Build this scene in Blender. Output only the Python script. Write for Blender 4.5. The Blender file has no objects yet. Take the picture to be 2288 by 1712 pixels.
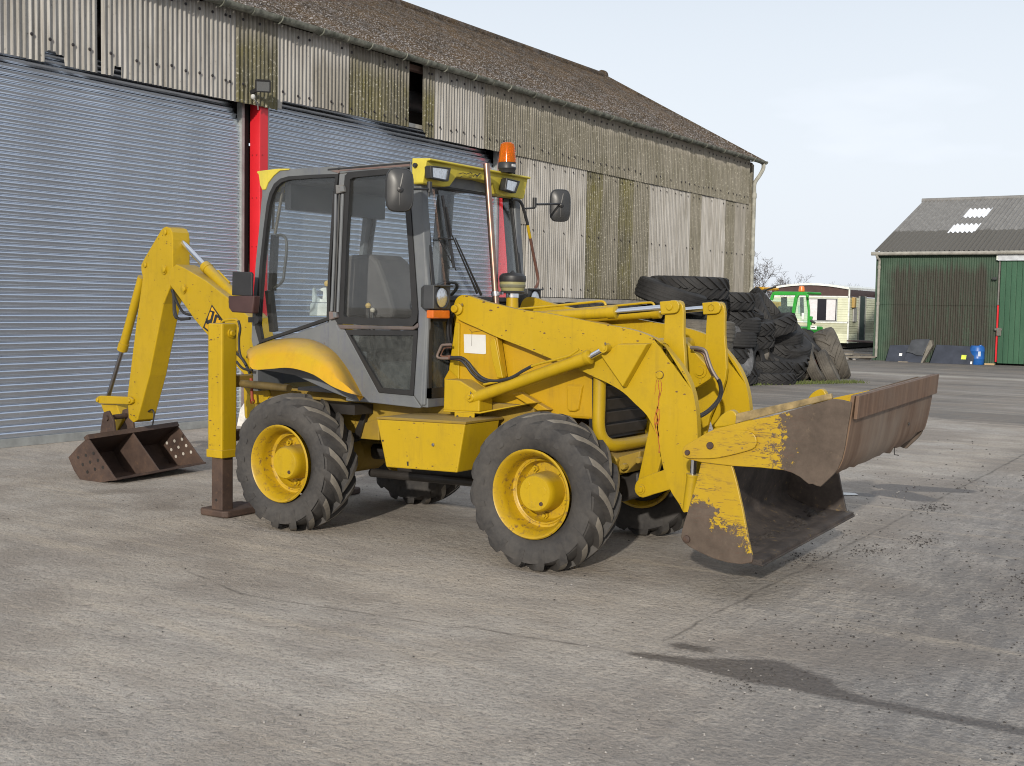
import bpy, bmesh, math, random
from mathutils import Vector, Matrix, noise
random.seed(7)
D = bpy.data
scene = bpy.context.scene
col = scene.collection
R = math.radians
pi = math.pi

# ------------------------------------------------------------------ camera
CAM = Vector((6.058, -7.052, 1.67))
F_PX, PW, PH = 2633.0, 2288.0, 1712.0
YAW, PITCH, ROLL = R(33.39), R(3.765), R(1.006)
_F = Vector((-math.sin(YAW), math.cos(YAW), 0)); _R = Vector((math.cos(YAW), math.sin(YAW), 0)); _U = Vector((0, 0, 1))
_f = _F*math.cos(PITCH) - _U*math.sin(PITCH); _u2 = _U*math.cos(PITCH) + _F*math.sin(PITCH)
_r = _R*math.cos(ROLL) + _u2*math.sin(ROLL); _u = _u2*math.cos(ROLL) - _R*math.sin(ROLL)
cam = D.cameras.new('camera'); camo = D.objects.new('camera', cam); col.objects.link(camo)
M3 = Matrix((_r, _u, -_f)).transposed()
camo.matrix_world = Matrix.Translation(CAM) @ M3.to_4x4()
cam.sensor_fit = 'HORIZONTAL'; cam.sensor_width = 36.0; cam.lens = F_PX/PW*36.0
cam.clip_start = 0.05; cam.clip_end = 3000
scene.camera = camo

# ------------------------------------------------------------------ sky, sun, exposure
SUN_EL, SUN_AZ = R(17.5), math.atan2(0.37, -0.93)      # azimuth measured from +Y towards +X
world = D.worlds.new('World'); scene.world = world; world.use_nodes = True
wn = world.node_tree.nodes; wl = world.node_tree.links
for n in list(wn): wn.remove(n)
wo = wn.new('ShaderNodeOutputWorld'); bg = wn.new('ShaderNodeBackground'); bg.inputs[1].default_value = 0.10
sky = wn.new('ShaderNodeTexSky'); sky.sky_type = 'NISHITA'; sky.sun_disc = False
sky.sun_elevation = SUN_EL; sky.sun_rotation = SUN_AZ; sky.air_density = 1.2; sky.dust_density = 3.0
tcw = wn.new('ShaderNodeTexCoord'); mpw = wn.new('ShaderNodeMapping'); mpw.inputs['Scale'].default_value = (1.2, 1.2, 4.0)
nzw = wn.new('ShaderNodeTexNoise'); nzw.inputs['Scale'].default_value = 1.6; nzw.inputs['Detail'].default_value = 5; nzw.inputs['Roughness'].default_value = .55
rpw = wn.new('ShaderNodeValToRGB'); rpw.color_ramp.elements[0].position = .32; rpw.color_ramp.elements[1].position = .72
rpw.color_ramp.elements[0].color = (.40, .40, .40, 1); rpw.color_ramp.elements[1].color = (.92, .92, .92, 1)
mxw = wn.new('ShaderNodeMix'); mxw.data_type = 'RGBA'; mxw.inputs[7].default_value = (9.2, 9.8, 10.7, 1)
wl.new(tcw.outputs['Generated'], mpw.inputs[0]); wl.new(mpw.outputs[0], nzw.inputs['Vector']); wl.new(nzw.outputs['Fac'], rpw.inputs[0])
# thin cloud: patchy overhead, closing to an even white veil towards the horizon
sxw = wn.new('ShaderNodeSeparateXYZ'); wl.new(tcw.outputs['Generated'], sxw.inputs[0])
hzw = wn.new('ShaderNodeMapRange'); hzw.interpolation_type = 'SMOOTHSTEP'; hzw.inputs['From Min'].default_value = .10; hzw.inputs['From Max'].default_value = .75; hzw.inputs['To Min'].default_value = .86; hzw.inputs['To Max'].default_value = 0.0; wl.new(sxw.outputs[2], hzw.inputs['Value'])
mwx = wn.new('ShaderNodeMath'); mwx.operation = 'MAXIMUM'; mwx.use_clamp = True; wl.new(rpw.outputs[0], mwx.inputs[0]); wl.new(hzw.outputs[0], mwx.inputs[1]); wl.new(mwx.outputs[0], mxw.inputs[0]); wl.new(sky.outputs[0], mxw.inputs[6]); wl.new(mxw.outputs[2], bg.inputs[0]); wl.new(bg.outputs[0], wo.inputs[0])
sl = D.lights.new('sun', 'SUN'); sl.energy = 3.5; sl.angle = R(1.2); sl.color = (1.0, .93, .82)
so = D.objects.new('sun', sl); col.objects.link(so); so.location = (10, -30, 20)
sdir = Vector((math.sin(SUN_AZ)*math.cos(SUN_EL), math.cos(SUN_AZ)*math.cos(SUN_EL), math.sin(SUN_EL)))
so.rotation_euler = sdir.to_track_quat('Z', 'Y').to_euler()
scene.render.engine = 'CYCLES'
scene.cycles.filter_width = 1.05; scene.cycles.max_bounces = 6; scene.cycles.diffuse_bounces = 2; scene.cycles.glossy_bounces = 3; scene.cycles.transmission_bounces = 4; scene.cycles.transparent_max_bounces = 12
vs = scene.view_settings; vs.view_transform = 'Standard'; vs.look = 'None'; vs.exposure = 0.0; vs.gamma = 1.0; vs.use_curve_mapping = False
scene.render.resolution_x = 1024; scene.render.resolution_y = 766

# ------------------------------------------------------------------ helpers
def U(q, **k):
    """photograph point -> point on a real plane X=, Y= or Z= of the yard (metres)"""
    d = _r*((q[0]-PW/2)/F_PX) - _u*((q[1]-PH/2)/F_PX) + _f
    a, v = list(k.items())[0]; i = 'XYZ'.index(a)
    return CAM + d*((v-CAM[i])/d[i])
def mk(x0, y0, s): return lambda x, y: (x0+s*x, y0+s*y)
Z1 = mk(120,480,.4230); Z2 = mk(520,320,.3626); Z3 = mk(900,300,.2538); Z4 = mk(940,640,.2659); Z5 = mk(1340,600,.3626)
Z6 = mk(1480,820,.2893); Z7 = mk(500,780,.2779); Z8 = mk(1000,880,.2537)
B1 = mk(0,0,.3436); B2 = mk(580,0,.2622); B3 = mk(1100,120,.3505); B4 = mk(1420,560,.2441); B5 = mk(1680,420,.2749)
B6 = mk(0,900,.5172); B7 = mk(1144,1000,.5172); B8 = mk(1850,780,.2538)
C1 = mk(1640,580,.1511); C2 = mk(1360,590,.1631); C3 = mk(1940,700,.1573); C4 = mk(820,560,.2176); C5 = mk(560,360,.2537)

class MB:
    def __init__(s): s.v = []; s.f = []; s.m = []
    def add(s, vs, fs, m=0):
        b = len(s.v); s.v += [Vector(v) for v in vs]; s.f += [[b+i for i in f] for f in fs]; s.m += [m]*len(fs); return s
    def box(s, x0, x1, y0, y1, z0, z1, m=0):
        vs = [(x,y,z) for x in (x0,x1) for y in (y0,y1) for z in (z0,z1)]
        return s.add(vs, [(0,1,3,2),(4,6,7,5),(0,4,5,1),(2,3,7,6),(0,2,6,4),(1,5,7,3)], m)
    def obox(s, c, ax, ay, az, m=0):
        c = Vector(c); vs = [c+ax*i+ay*j+az*k for i in (-1,1) for j in (-1,1) for k in (-1,1)]
        return s.add(vs, [(0,1,3,2),(4,6,7,5),(0,4,5,1),(2,3,7,6),(0,2,6,4),(1,5,7,3)], m)
    def bar(s, a, b, w, h, up=(0,0,1), m=0):
        a = Vector(a); b = Vector(b); d = (b-a); L = d.length; d.normalize(); up = Vector(up)
        x = d.cross(up).normalized(); y = x.cross(d)
        return s.obox((a+b)/2, d*(L/2), x*(w/2), y*(h/2), m)
    def prism(s, pts, off, m=0):
        n = len(pts); off = Vector(off); vs = [Vector(p) for p in pts]+[Vector(p)+off for p in pts]
        return s.add(vs, [list(range(n))[::-1], list(range(n,2*n))]+[(i,(i+1)%n,n+(i+1)%n,n+i) for i in range(n)], m)
    def loft(s, rings, closed=True, caps=True, m=0):
        n = len(rings[0]); vs = [p for r in rings for p in r]; fs = []
        for i in range(len(rings)-1):
            for j in range(n if closed else n-1):
                k = (j+1) % n; fs.append((i*n+j, i*n+k, (i+1)*n+k, (i+1)*n+j))
        if caps and closed: fs += [list(range(n))[::-1], [(len(rings)-1)*n+j for j in range(n)]]
        return s.add(vs, fs, m)
    def tube(s, path, r, n=10, caps=True, m=0):
        path = [Vector(p) for p in path]; rs = r if isinstance(r, (list,tuple)) else [r]*len(path); rings = []
        up = None
        for i, p in enumerate(path):
            t = (path[min(i+1,len(path)-1)]-path[max(i-1,0)]).normalized()
            if up is None: up = Vector((0,0,1)) if abs(t.z) < .9 else Vector((1,0,0))
            x = t.cross(up).normalized(); up = x.cross(t).normalized()
            rings.append([p+(x*math.cos(2*pi*j/n)+up*math.sin(2*pi*j/n))*rs[i] for j in range(n)])
        return s.loft(rings, True, caps, m)
    def lathe(s, prof, c, axis, n=32, m=0, caps=False):
        """prof: list of (offset along axis, radius)"""
        c = Vector(c); a = Vector(axis).normalized(); x = a.orthogonal().normalized(); y = a.cross(x)
        return s.loft([[c+a*o+(x*math.cos(2*pi*j/n)+y*math.sin(2*pi*j/n))*max(r,1e-4) for j in range(n)] for o, r in prof], True, caps, m)
    def cyl(s, a, b, r, n=16, m=0): return s.tube([a,b], r, n, True, m)
    def mirror(s):
        o = MB(); o.v = [Vector((v.x,-v.y,v.z)) for v in s.v]; o.f = [f[::-1] for f in s.f]; o.m = list(s.m); return o
    def mesh(s, name, mats, smooth=False, recalc=True):
        me = D.meshes.new(name); me.from_pydata([tuple(v) for v in s.v], [], s.f)
        for mt in (mats if isinstance(mats, (list,tuple)) else [mats]): me.materials.append(mt)
        if any(s.m): me.polygons.foreach_set('material_index', s.m)
        if recalc:
            bm = bmesh.new(); bm.from_mesh(me); bmesh.ops.recalc_face_normals(bm, faces=bm.faces); bm.to_mesh(me); bm.free()
        if smooth:
            me.polygons.foreach_set('use_smooth', [True]*len(me.polygons)); me.set_sharp_from_angle(angle=R(smooth if smooth is not True else 35))
        me.update(); return me
    def build(s, name, mats, parent=None, smooth=False, bevel=0, seg=2, recalc=True):
        o = D.objects.new(name, s.mesh(name, mats, smooth, recalc)); col.objects.link(o)
        if parent: setp(o, parent)
        if bevel:
            b = o.modifiers.new('edge', 'BEVEL'); b.width = bevel; b.segments = seg; b.limit_method = 'ANGLE'; b.angle_limit = R(40); b.harden_normals = False
        return o
def wloc(o):
    v = Vector((0,0,0))
    while o: v += o.location; o = o.parent
    return v
def setp(o, p):
    o.parent = p; o.matrix_parent_inverse = Matrix.Translation(-wloc(p)) if p.type == 'EMPTY' else Matrix.Identity(4)
def thing(name, loc, label, cat, group=None):
    o = D.objects.new(name, None); o.location = loc; o.empty_display_size = .2; col.objects.link(o); tag(o, label, cat, group); return o
def tag(o, label, cat, group=None):
    o['label'] = label; o['category'] = cat
    if group: o['group'] = group
    return o
def struct(o): o['kind'] = 'structure'; return o
def stuff(o): o['kind'] = 'stuff'; return o
def cr(pts, n=6, closed=False):
    """Catmull-Rom through points"""
    P = [Vector(p) for p in pts]; out = []; N = len(P)
    for i in range(N if closed else N-1):
        if closed: a,b,c,d = P[i-1],P[i],P[(i+1)%N],P[(i+2)%N]
        else: a,b,c,d = P[max(i-1,0)],P[i],P[i+1],P[min(i+2,N-1)]
        for k in range(n):
            t = k/n; out.append(.5*((2*b)+(c-a)*t+(2*a-5*b+4*c-d)*t*t+(3*b-a-3*c+d)*t**3))
    if not closed: out.append(P[-1])
    return out

# ------------------------------------------------------------------ materials
class NT:
    def __init__(s, name):
        s.mat = D.materials.new(name); s.mat.use_nodes = True; s.t = s.mat.node_tree; s.n = s.t.nodes; s.l = s.t.links
        s.b = s.n['Principled BSDF']; s.tc = s.n.new('ShaderNodeTexCoord'); s.co = s.tc.outputs['Object']
    def link(s, a, b): s.l.new(a, b)
    def setin(s, sock, v):
        if hasattr(v, 'is_linked') or isinstance(v, bpy.types.NodeSocket): s.l.new(v, sock)
        else: sock.default_value = v
    def map(s, scale=(1,1,1), rot=(0,0,0), co=None):
        m = s.n.new('ShaderNodeMapping'); m.inputs['Scale'].default_value = scale; m.inputs['Rotation'].default_value = rot
        s.link(co or s.co, m.inputs[0]); return m.outputs[0]
    def noise(s, scale, detail=4, rough=.55, co=None, dist=0, out='Fac'):
        n = s.n.new('ShaderNodeTexNoise'); n.inputs['Scale'].default_value = scale; n.inputs['Detail'].default_value = detail
        n.inputs['Roughness'].default_value = rough; n.inputs['Distortion'].default_value = dist; s.link(co or s.co, n.inputs['Vector']); return n.outputs[out]
    def voro(s, scale, co=None, feat='F1', out='Distance'):
        n = s.n.new('ShaderNodeTexVoronoi'); n.feature = feat; n.inputs['Scale'].default_value = scale; s.link(co or s.co, n.inputs['Vector']); return n.outputs[out]
    def ramp(s, fac, *stops):
        r = s.n.new('ShaderNodeValToRGB'); e = r.color_ramp.elements
        while len(e) < len(stops): e.new(.5)
        for i, (p, c) in enumerate(stops):
            e[i].position = p; e[i].color = (c,c,c,1) if isinstance(c,(int,float)) else (*c,1)
        s.link(fac, r.inputs[0]); return r.outputs[0]
    def mix(s, fac, a, b, mode='MIX'):
        m = s.n.new('ShaderNodeMix'); m.data_type = 'RGBA'; m.blend_type = mode
        for k, v in ((0,fac),(6,a),(7,b)):
            if isinstance(v, tuple): v = (*v,1) if len(v) == 3 else v
            s.setin(m.inputs[k], v)
        return m.outputs[2]
    def math(s, op, a, b=0, c=None, clamp=False):
        m = s.n.new('ShaderNodeMath'); m.operation = op; m.use_clamp = clamp
        s.setin(m.inputs[0], a); s.setin(m.inputs[1], b)
        if c is not None: s.setin(m.inputs[2], c)
        return m.outputs[0]
    def sep(s, co=None):
        x = s.n.new('ShaderNodeSeparateXYZ'); s.link(co or s.co, x.inputs[0]); return x.outputs
    def rnd(s): return s.n.new('ShaderNodeObjectInfo').outputs['Random']
    def bump(s, h, strength=.3, dist=.01):
        b = s.n.new('ShaderNodeBump'); b.inputs['Strength'].default_value = strength; b.inputs['Distance'].default_value = dist
        s.link(h, b.inputs['Height']); s.link(b.outputs[0], s.b.inputs['Normal']); return s
    def out(s, color=None, rough=None, metal=None, spec=None, **k):
        if color is not None: s.setin(s.b.inputs['Base Color'], (*color,1) if isinstance(color, tuple) else color)
        if rough is not None: s.setin(s.b.inputs['Roughness'], rough)
        if metal is not None: s.setin(s.b.inputs['Metallic'], metal)
        if spec is not None: s.b.inputs['Specular IOR Level'].default_value = spec
        return s.mat
def plain(name, c, rough=.5, metal=0, var=.25, scale=6, bump=0):
    t = NT(name); n = t.noise(scale, 5, .6)
    cc = t.mix(t.ramp(n, (.3,0),(.7,1)), tuple(x*(1-var) for x in c), tuple(min(1,x*(1+var*.6)) for x in c))
    if bump: t.bump(t.noise(scale*12, 3), bump, .004)
    return t.out(cc, t.math('ADD', t.math('MULTIPLY', n, .2), rough-.1), metal)

# ------------------------------------------------------------------ ground of the yard
def ground_material():
    t = NT('yard_concrete'); x, y, z = t.sep()
    warp = t.noise(1.3, 4, .6); warp2 = t.noise(5.5, 4, .65); fine = t.noise(42, 3, .75); grit = t.noise(150, 2, .7)
    big = t.noise(.35, 4, .6); med = t.noise(2.2, 4, .68)
    streak = t.noise(3.0, 6, .7, t.map((.28, 1.6, 1), (0,0,R(-18)))); streak2 = t.noise(6, 5, .7, t.map((1.9, .35, 1), (0,0,R(8))))
    c = t.mix(t.ramp(med, (.3,0),(.68,1)), (.275,.252,.230), (.405,.380,.357))
    c = t.mix(t.ramp(big, (.38,0),(.62,.75)), c, (.365,.318,.268))                                   # tan dust
    c = t.mix(t.ramp(streak, (.34,.55),(.58,0)), c, (.205,.190,.178))
    # loose dark crumbs over the slab in the right foreground
    rx = t.math('MULTIPLY', t.math('SMOOTHSTEP', x, 2.6, 5.0) if False else t.ramp(t.math('MULTIPLY', x, .125), (.36,0),(.60,1)), t.ramp(t.math('ADD', t.math('MULTIPLY', y, .05), .5), (.28,.5),(.45,1),(.75,1),(.95,.2)))
    crumb = t.ramp(t.math('ADD', t.math('MULTIPLY', streak2, .6), t.math('MULTIPLY', fine, .4)), (.46,1),(.60,0))
    c = t.mix(t.math('MULTIPLY', rx, t.math('MULTIPLY', crumb, .95)), c, (.085,.08,.08))
    c = t.mix(t.math('MULTIPLY', rx, .35), c, (.265,.262,.268))
    # old darker surfacing past the slab end
    far = t.ramp(t.math('ADD', t.math('MULTIPLY', y, .02), t.math('MULTIPLY', warp, .03)), (.255,0),(.262,1))
    farc = t.mix(t.ramp(t.noise(.9, 5, .65, t.map((.25,1,1))), (.36,0),(.64,1)), (.115,.108,.104), (.265,.245,.228))
    c = t.mix(far, c, farc)
    strip = t.math('MULTIPLY', t.ramp(t.math('MULTIPLY', y, .02), (.488,0),(.494,1)), t.ramp(t.math('MULTIPLY', y, .02), (.508,1),(.514,0)))
    c = t.mix(t.math('MULTIPLY', strip, .8), c, (.36,.34,.31))
    farwet = t.ramp(t.math('MULTIPLY', y, .02), (.53,0),(.60,.8))
    c = t.mix(farwet, c, (.10,.095,.092))
    # band of dark surfacing right after the slab
    band = t.math('MULTIPLY', far, t.ramp(t.math('ADD', t.math('MULTIPLY', y, .02), t.math('MULTIPLY', warp2, .015)), (.275,1),(.305,0)))
    c = t.mix(t.math('MULTIPLY', band, .7), c, (.12,.115,.112))
    # joints, cracks and damp stains: distance to lines through a wobbling coordinate
    wob = t.n.new('ShaderNodeTexNoise'); wob.inputs['Scale'].default_value = 1.7; wob.inputs['Detail'].default_value = 6; wob.inputs['Roughness'].default_value = .65; t.link(t.co, wob.inputs['Vector'])
    vm = t.n.new('ShaderNodeVectorMath'); vm.operation = 'MULTIPLY_ADD'; vm.inputs[1].default_value = (.10,.10,0); t.link(wob.outputs['Color'], vm.inputs[0]); vm.inputs[2].default_value = (-.05,-.05,0)
    va = t.n.new('ShaderNodeVectorMath'); va.operation = 'ADD'; t.link(t.co, va.inputs[0]); t.link(vm.outputs[0], va.inputs[1])
    wx, wy, wz = t.sep(va.outputs[0])
    def seg(ax, ay, bx, by, r0, r1):
        dx, dy = bx-ax, by-ay; L2 = dx*dx+dy*dy
        px = t.math('SUBTRACT', wx, ax); py = t.math('SUBTRACT', wy, ay)
        h = t.math('DIVIDE', t.math('ADD', t.math('MULTIPLY', px, dx), t.math('MULTIPLY', py, dy)), L2, clamp=True)
        qx = t.math('SUBTRACT', px, t.math('MULTIPLY', h, dx)); qy = t.math('SUBTRACT', py, t.math('MULTIPLY', h, dy))
        dd = t.math('SQRT', t.math('ADD', t.math('MULTIPLY', qx, qx), t.math('MULTIPLY', qy, qy)))
        return t.math('SUBTRACT', dd, t.math('ADD', t.math('MULTIPLY', h, r1-r0), r0))
    def union(segs):
        o = None
        for s in segs:
            v = seg(*s); o = v if o is None else t.math('MINIMUM', o, v)
        return o
    crack = union([(.45,-2.14,1.15,-2.36,.002,.006),(1.15,-2.36,2.55,-2.17,.001,.003),(2.55,-2.13,3.5,-2.05,.003,.009),(3.5,-1.75,3.48,12.0,.003,.010),(-4,12.0,9,12.0,.02,.02)])
    crm = t.math('MULTIPLY', t.ramp(t.math('ADD', crack, t.math('MULTIPLY', fine, .012)), (.0,1),(.02,0)), t.ramp(t.math('ADD', t.math('MULTIPLY', warp2, .6), t.math('MULTIPLY', fine, .4)), (.42,.12),(.56,1)))
    damp = union([(3.52,-2.04,3.9,-1.99,.016,.075),(3.9,-1.97,4.1,-1.93,.10,.165),(4.1,-1.93,4.32,-1.96,.165,.11),(4.3,-1.98,4.56,-2.05,.10,.035),(4.54,-2.05,7.5,-2.03,.026,.034),
                  (3.62,-1.78,3.72,-1.78,.035,.03),(3.0,4.3,3.55,4.5,.2,.1),(3.1,3.9,3.35,3.75,.2,.14),(2.9,3.65,2.7,3.6,.08,.06)])
    oil = union([(-2.45,-.6,-2.2,-.33,.06,.04),(-1.6,-.6,-1.4,-.75,.01,.02)]); c = t.mix(t.ramp(t.math('ADD', oil, t.math('MULTIPLY', t.math('SUBTRACT', med, .5), .35)), (.0,.55),(.16,0)), c, (.14,.12,.105))
    dmp = t.ramp(t.math('ADD', damp, t.math('MULTIPLY', t.math('SUBTRACT', fine, .5), .07)), (-.012,1),(.045,0))
    # damp drying edge running along the slab joint
    jd = t.ramp(t.math('ADD', t.math('ABSOLUTE', t.math('SUBTRACT', wx, 3.48)), t.math('MULTIPLY', med, .5)), (.2,1),(.55,0))
    c = t.mix(t.math('MULTIPLY', t.math('MULTIPLY', jd, .55), t.ramp(t.math('MULTIPLY', y, .05), (.0,0),(.15,1),(.6,1),(.62,0))), c, (.15,.14,.13))
    brush = t.noise(3.0, 3, .6, t.map((.5, 22, 1))); c = t.mix(t.ramp(brush, (.36,.20),(.50,0)), c, (.19,.172,.155)); c = t.mix(t.ramp(brush, (.54,0),(.68,.16)), c, (.43,.405,.375))
    # pits with their shade painted in, dust tracks and damp clouds
    pit = t.noise(17, 3, .7); pm = t.ramp(pit, (.35,1),(.405,0)); cloud = t.noise(.8, 3, .6); 
    c = t.mix(t.ramp(cloud, (.38,.62),(.56,0)), c, (.185,.160,.140))
    trk = t.noise(2.4, 3, .55, t.map((.18,2.2,1), (0,0,R(24)))); c = t.mix(t.ramp(trk, (.56,0),(.70,.55)), c, (.375,.325,.27))
    c = t.mix(t.math('MULTIPLY', pm, .5), c, (.135,.12,.108)); c = t.mix(t.ramp(pit, (.60,0),(.70,.25)), c, (.44,.42,.40))
    wt = t.math('ADD', x, t.math('MULTIPLY', t.math('SUBTRACT', warp, .5), .5)); wtm = t.math('MULTIPLY', t.ramp(t.math('PINGPONG', t.math('ADD', wt, -.15), .9), (.30,0),(.62,1)), t.math('MULTIPLY', t.ramp(t.math('MULTIPLY', x, .1), (.34,0),(.40,1),(.55,1),(.62,.3)), t.ramp(med, (.35,.15),(.62,.8))))
    c = t.mix(t.math('MULTIPLY', wtm, .55), c, (.135,.125,.118))
    # grain
    c = t.mix(t.ramp(fine, (.30,.8),(.48,0)), c, (.13,.12,.112)); c = t.mix(t.ramp(grit, (.62,0),(.80,.65)), c, (.47,.45,.43))
    c = t.mix(t.ramp(grit, (.22,.6),(.36,0)), c, (.07,.065,.06))
    c = t.mix(1.0, c, (1.20,1.19,1.155), 'MULTIPLY')
    c = t.mix(t.math('MULTIPLY', dmp, .92), c, t.mix(t.ramp(fine, (.35,0),(.65,1)), (.075,.066,.060), (.125,.110,.10)))
    c = t.mix(t.math('MULTIPLY', crm, .85), c, (.085,.075,.066))
    rough = t.math('SUBTRACT', .93, t.math('MULTIPLY', dmp, .38))
    h = t.math('ADD', t.math('MULTIPLY', fine, .5), t.math('MULTIPLY', pit, 1.2))
    t.bump(h, .75, .018)
    return t.out(c, rough, 0, .3)
gm = MB()
xs = [-700,-300,-120,-60,-30,-15]+[-8+i*.5 for i in range(33)]+[12,20,40,100,300,700]
ys = [-300,-100,-40,-15]+[-8+i*.5 for i in range(57)]+[24,30,40,60,120,300,700,1500]
vs_ = [(x, y, 0.012*noise.noise((x*.5,y*.5,1.7)) if -7 < x < 7 and 5.5 < y < 19 else 0) for y in ys for x in xs]
nx = len(xs)
gm.add(vs_, [(j*nx+i, j*nx+i+1, (j+1)*nx+i+1, (j+1)*nx+i) for j in range(len(ys)-1) for i in range(nx-1)])
struct(gm.build('ground', ground_material(), smooth=True, recalc=False))
# puddle lying beside the bucket
pud = MB(); pc = Vector((2.72, 3.55, .006)); ring = [pc+Vector(((.10+.03*math.sin(3*a)+.02*math.cos(5*a))*math.cos(a), (.12+.04*math.sin(2*a+1))*math.sin(a), 0)) for a in [2*pi*i/36 for i in range(36)]]
pud.add([pc]+ring, [(0,i+1,(i+1)%36+1) for i in range(36)])
t = NT('puddle_water'); struct(pud.build('puddle', t.out((.06,.06,.065), .12, 0, .5)))
# loose stones and crumbs
MST = plain('loose_stone', (.30,.28,.26), .9, 0, .5, 30)
MSD = plain('dark_crumb', (.05,.045,.042), .9, 0, .4, 30)
CL = [(random.uniform(3.3,5.8),random.uniform(-3.5,6),random.choice((.08,.15,.3,.5))) for _ in range(26)]
for nm, mt, N, area in (('gravel', MST, 5200, (-3,6.5,-5.5,6)), ('dirt_crumbs', MSD, 4200, (-2,6.5,-5,9))):
    g = MB()
    for i in range(N):
        x = random.uniform(area[0], area[1]); y = random.uniform(area[2], area[3])
        if nm == 'gravel' and random.random() < .5: x = random.gauss(3.2, 1.2); y = random.gauss(-3.2, .8)
        if nm == 'dirt_crumbs' and random.random() < .75: cx_, cy_, sg = CL[random.randrange(len(CL))]; x = random.gauss(cx_,sg); y = random.gauss(cy_,sg*1.8)
        r = random.choice((.002,.0025,.003,.003,.004,.005,.0075)) * (1 + max(0,y+2)*.09); p = Vector((x,y,.002+.012*noise.noise((x*.5,y*.5,1.7))*(1 if y > 6 else 0)))
        a = random.uniform(0,pi); e = [Vector((math.cos(a+k*pi/2)*r*random.uniform(.7,1.3), math.sin(a+k*pi/2)*r*random.uniform(.5,1), 0)) for k in range(4)]
        g.add([p+q for q in e]+[p+Vector((0,0,r*random.uniform(.5,1)))+e[0]*.3], [(0,1,4),(1,2,4),(2,3,4),(3,0,4)])
    stuff(g.build(nm, mt))
# moss and weeds at the foot of the tyre heap
t = NT('moss_green'); MMOSS = t.out(t.mix(t.ramp(t.noise(9), (.3,0),(.7,1)), (.05,.075,.02), (.13,.15,.045)), .9)
g = MB()
for i in range(2600):
    k = random.random(); x = -4.4+k*2.0+random.gauss(0,.12); y = 17.3+k*3.6+random.gauss(0,.2)-.25
    h = random.uniform(.015,.07)*(1 if random.random() < .9 else 1.6); a = random.uniform(0,2*pi); d = Vector((math.cos(a),math.sin(a),0))*.014; l = Vector((random.gauss(0,.02),random.gauss(0,.02),h))
    p = Vector((x,y,0)); g.add([p-d,p+d,p+l], [(0,1,2)])
stuff(g.build('weeds', MMOSS, recalc=False))

# ------------------------------------------------------------------ barn
def clad_material(kind):
    t = NT('fibre_cement_'+kind); x, y, z = t.sep(); rnd = t.rnd()
    off = t.n.new('ShaderNodeVectorMath'); off.operation = 'ADD'; cmb = t.n.new('ShaderNodeCombineXYZ'); t.link(t.math('MULTIPLY', rnd, 50), cmb.inputs[1]); t.link(t.co, off.inputs[0]); t.link(cmb.outputs[0], off.inputs[1])
    co = off.outputs[0]
    streak = t.noise(6, 5, .65, t.map((1,1.6,.16), co=co)); blot = t.noise(1.4, 5, .6, co=co); speck = t.noise(24, 4, .8, co=co); vlines = t.noise(14, 3, .6, t.map((1,3.0,.07), co=co))
    pale = t.mix(t.ramp(streak, (.3,0),(.7,1)), (.345,.33,.31), (.49,.475,.45)); grey = t.mix(t.ramp(vlines, (.3,0),(.7,1)), (.16,.148,.125), (.31,.29,.255)); moss = t.mix(t.ramp(blot, (.35,0),(.6,1)), (.125,.112,.030), (.080,.074,.042))
    top = t.ramp(t.math('ADD', t.math('MULTIPLY', t.math('SUBTRACT', 5.4, z), .8), t.math('MULTIPLY', t.math('SUBTRACT', streak, .5), .7)), (.10,0),(.34,1)) if kind != 'old' else t.ramp(t.math('ADD', t.math('MULTIPLY', t.math('SUBTRACT', 5.4, z), .9), t.math('MULTIPLY', t.math('SUBTRACT', streak, .5), .5)), (.05,0),(.26,1))
    if kind == 'pale': pale = t.mix(t.ramp(vlines, (.36,.7),(.62,0)), pale, (.215,.20,.175)); c = t.mix(t.math('MULTIPLY', t.ramp(blot, (.5,0),(.68,.5)), top), pale, grey)
    elif kind == 'grey': c = t.mix(t.math('MULTIPLY', top, t.ramp(blot, (.3,.75),(.7,1))), pale, grey)
    elif kind == 'moss': c = t.mix(t.math('MULTIPLY', top, t.ramp(streak, (.32,.95),(.60,.6))), grey, moss)
    else: c = t.mix(t.math('MULTIPLY', top, t.ramp(vlines, (.26,1),(.72,.55))), (.37,.345,.30), t.mix(t.ramp(blot, (.38,0),(.62,1)), (.105,.097,.066), (.155,.143,.112)))
    lich = t.math('MULTIPLY', t.ramp(speck, (.57,0),(.64,1)), t.math('MULTIPLY', top, .8 if kind in ('moss','old') else .25))
    c = t.mix(lich, c, (.45,.43,.36)); c = t.mix(t.math('MULTIPLY', t.ramp(speck, (.30,.7),(.38,0)), .8), c, (.06,.055,.04))
    t.bump(t.math('ADD', t.math('MULTIPLY', speck, .6), t.math('MULTIPLY', streak, .4)), .6, .006)
    return t.out(c, .9, 0, .25)
CM = {k: clad_material(k) for k in ('pale','grey','moss','old')}
barn = thing('barn', (-8, 8, 0), 'long farm barn with weathered corrugated cladding, mossy roof and grey roller shutters', 'barn')
PITCHW = .0735
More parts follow.
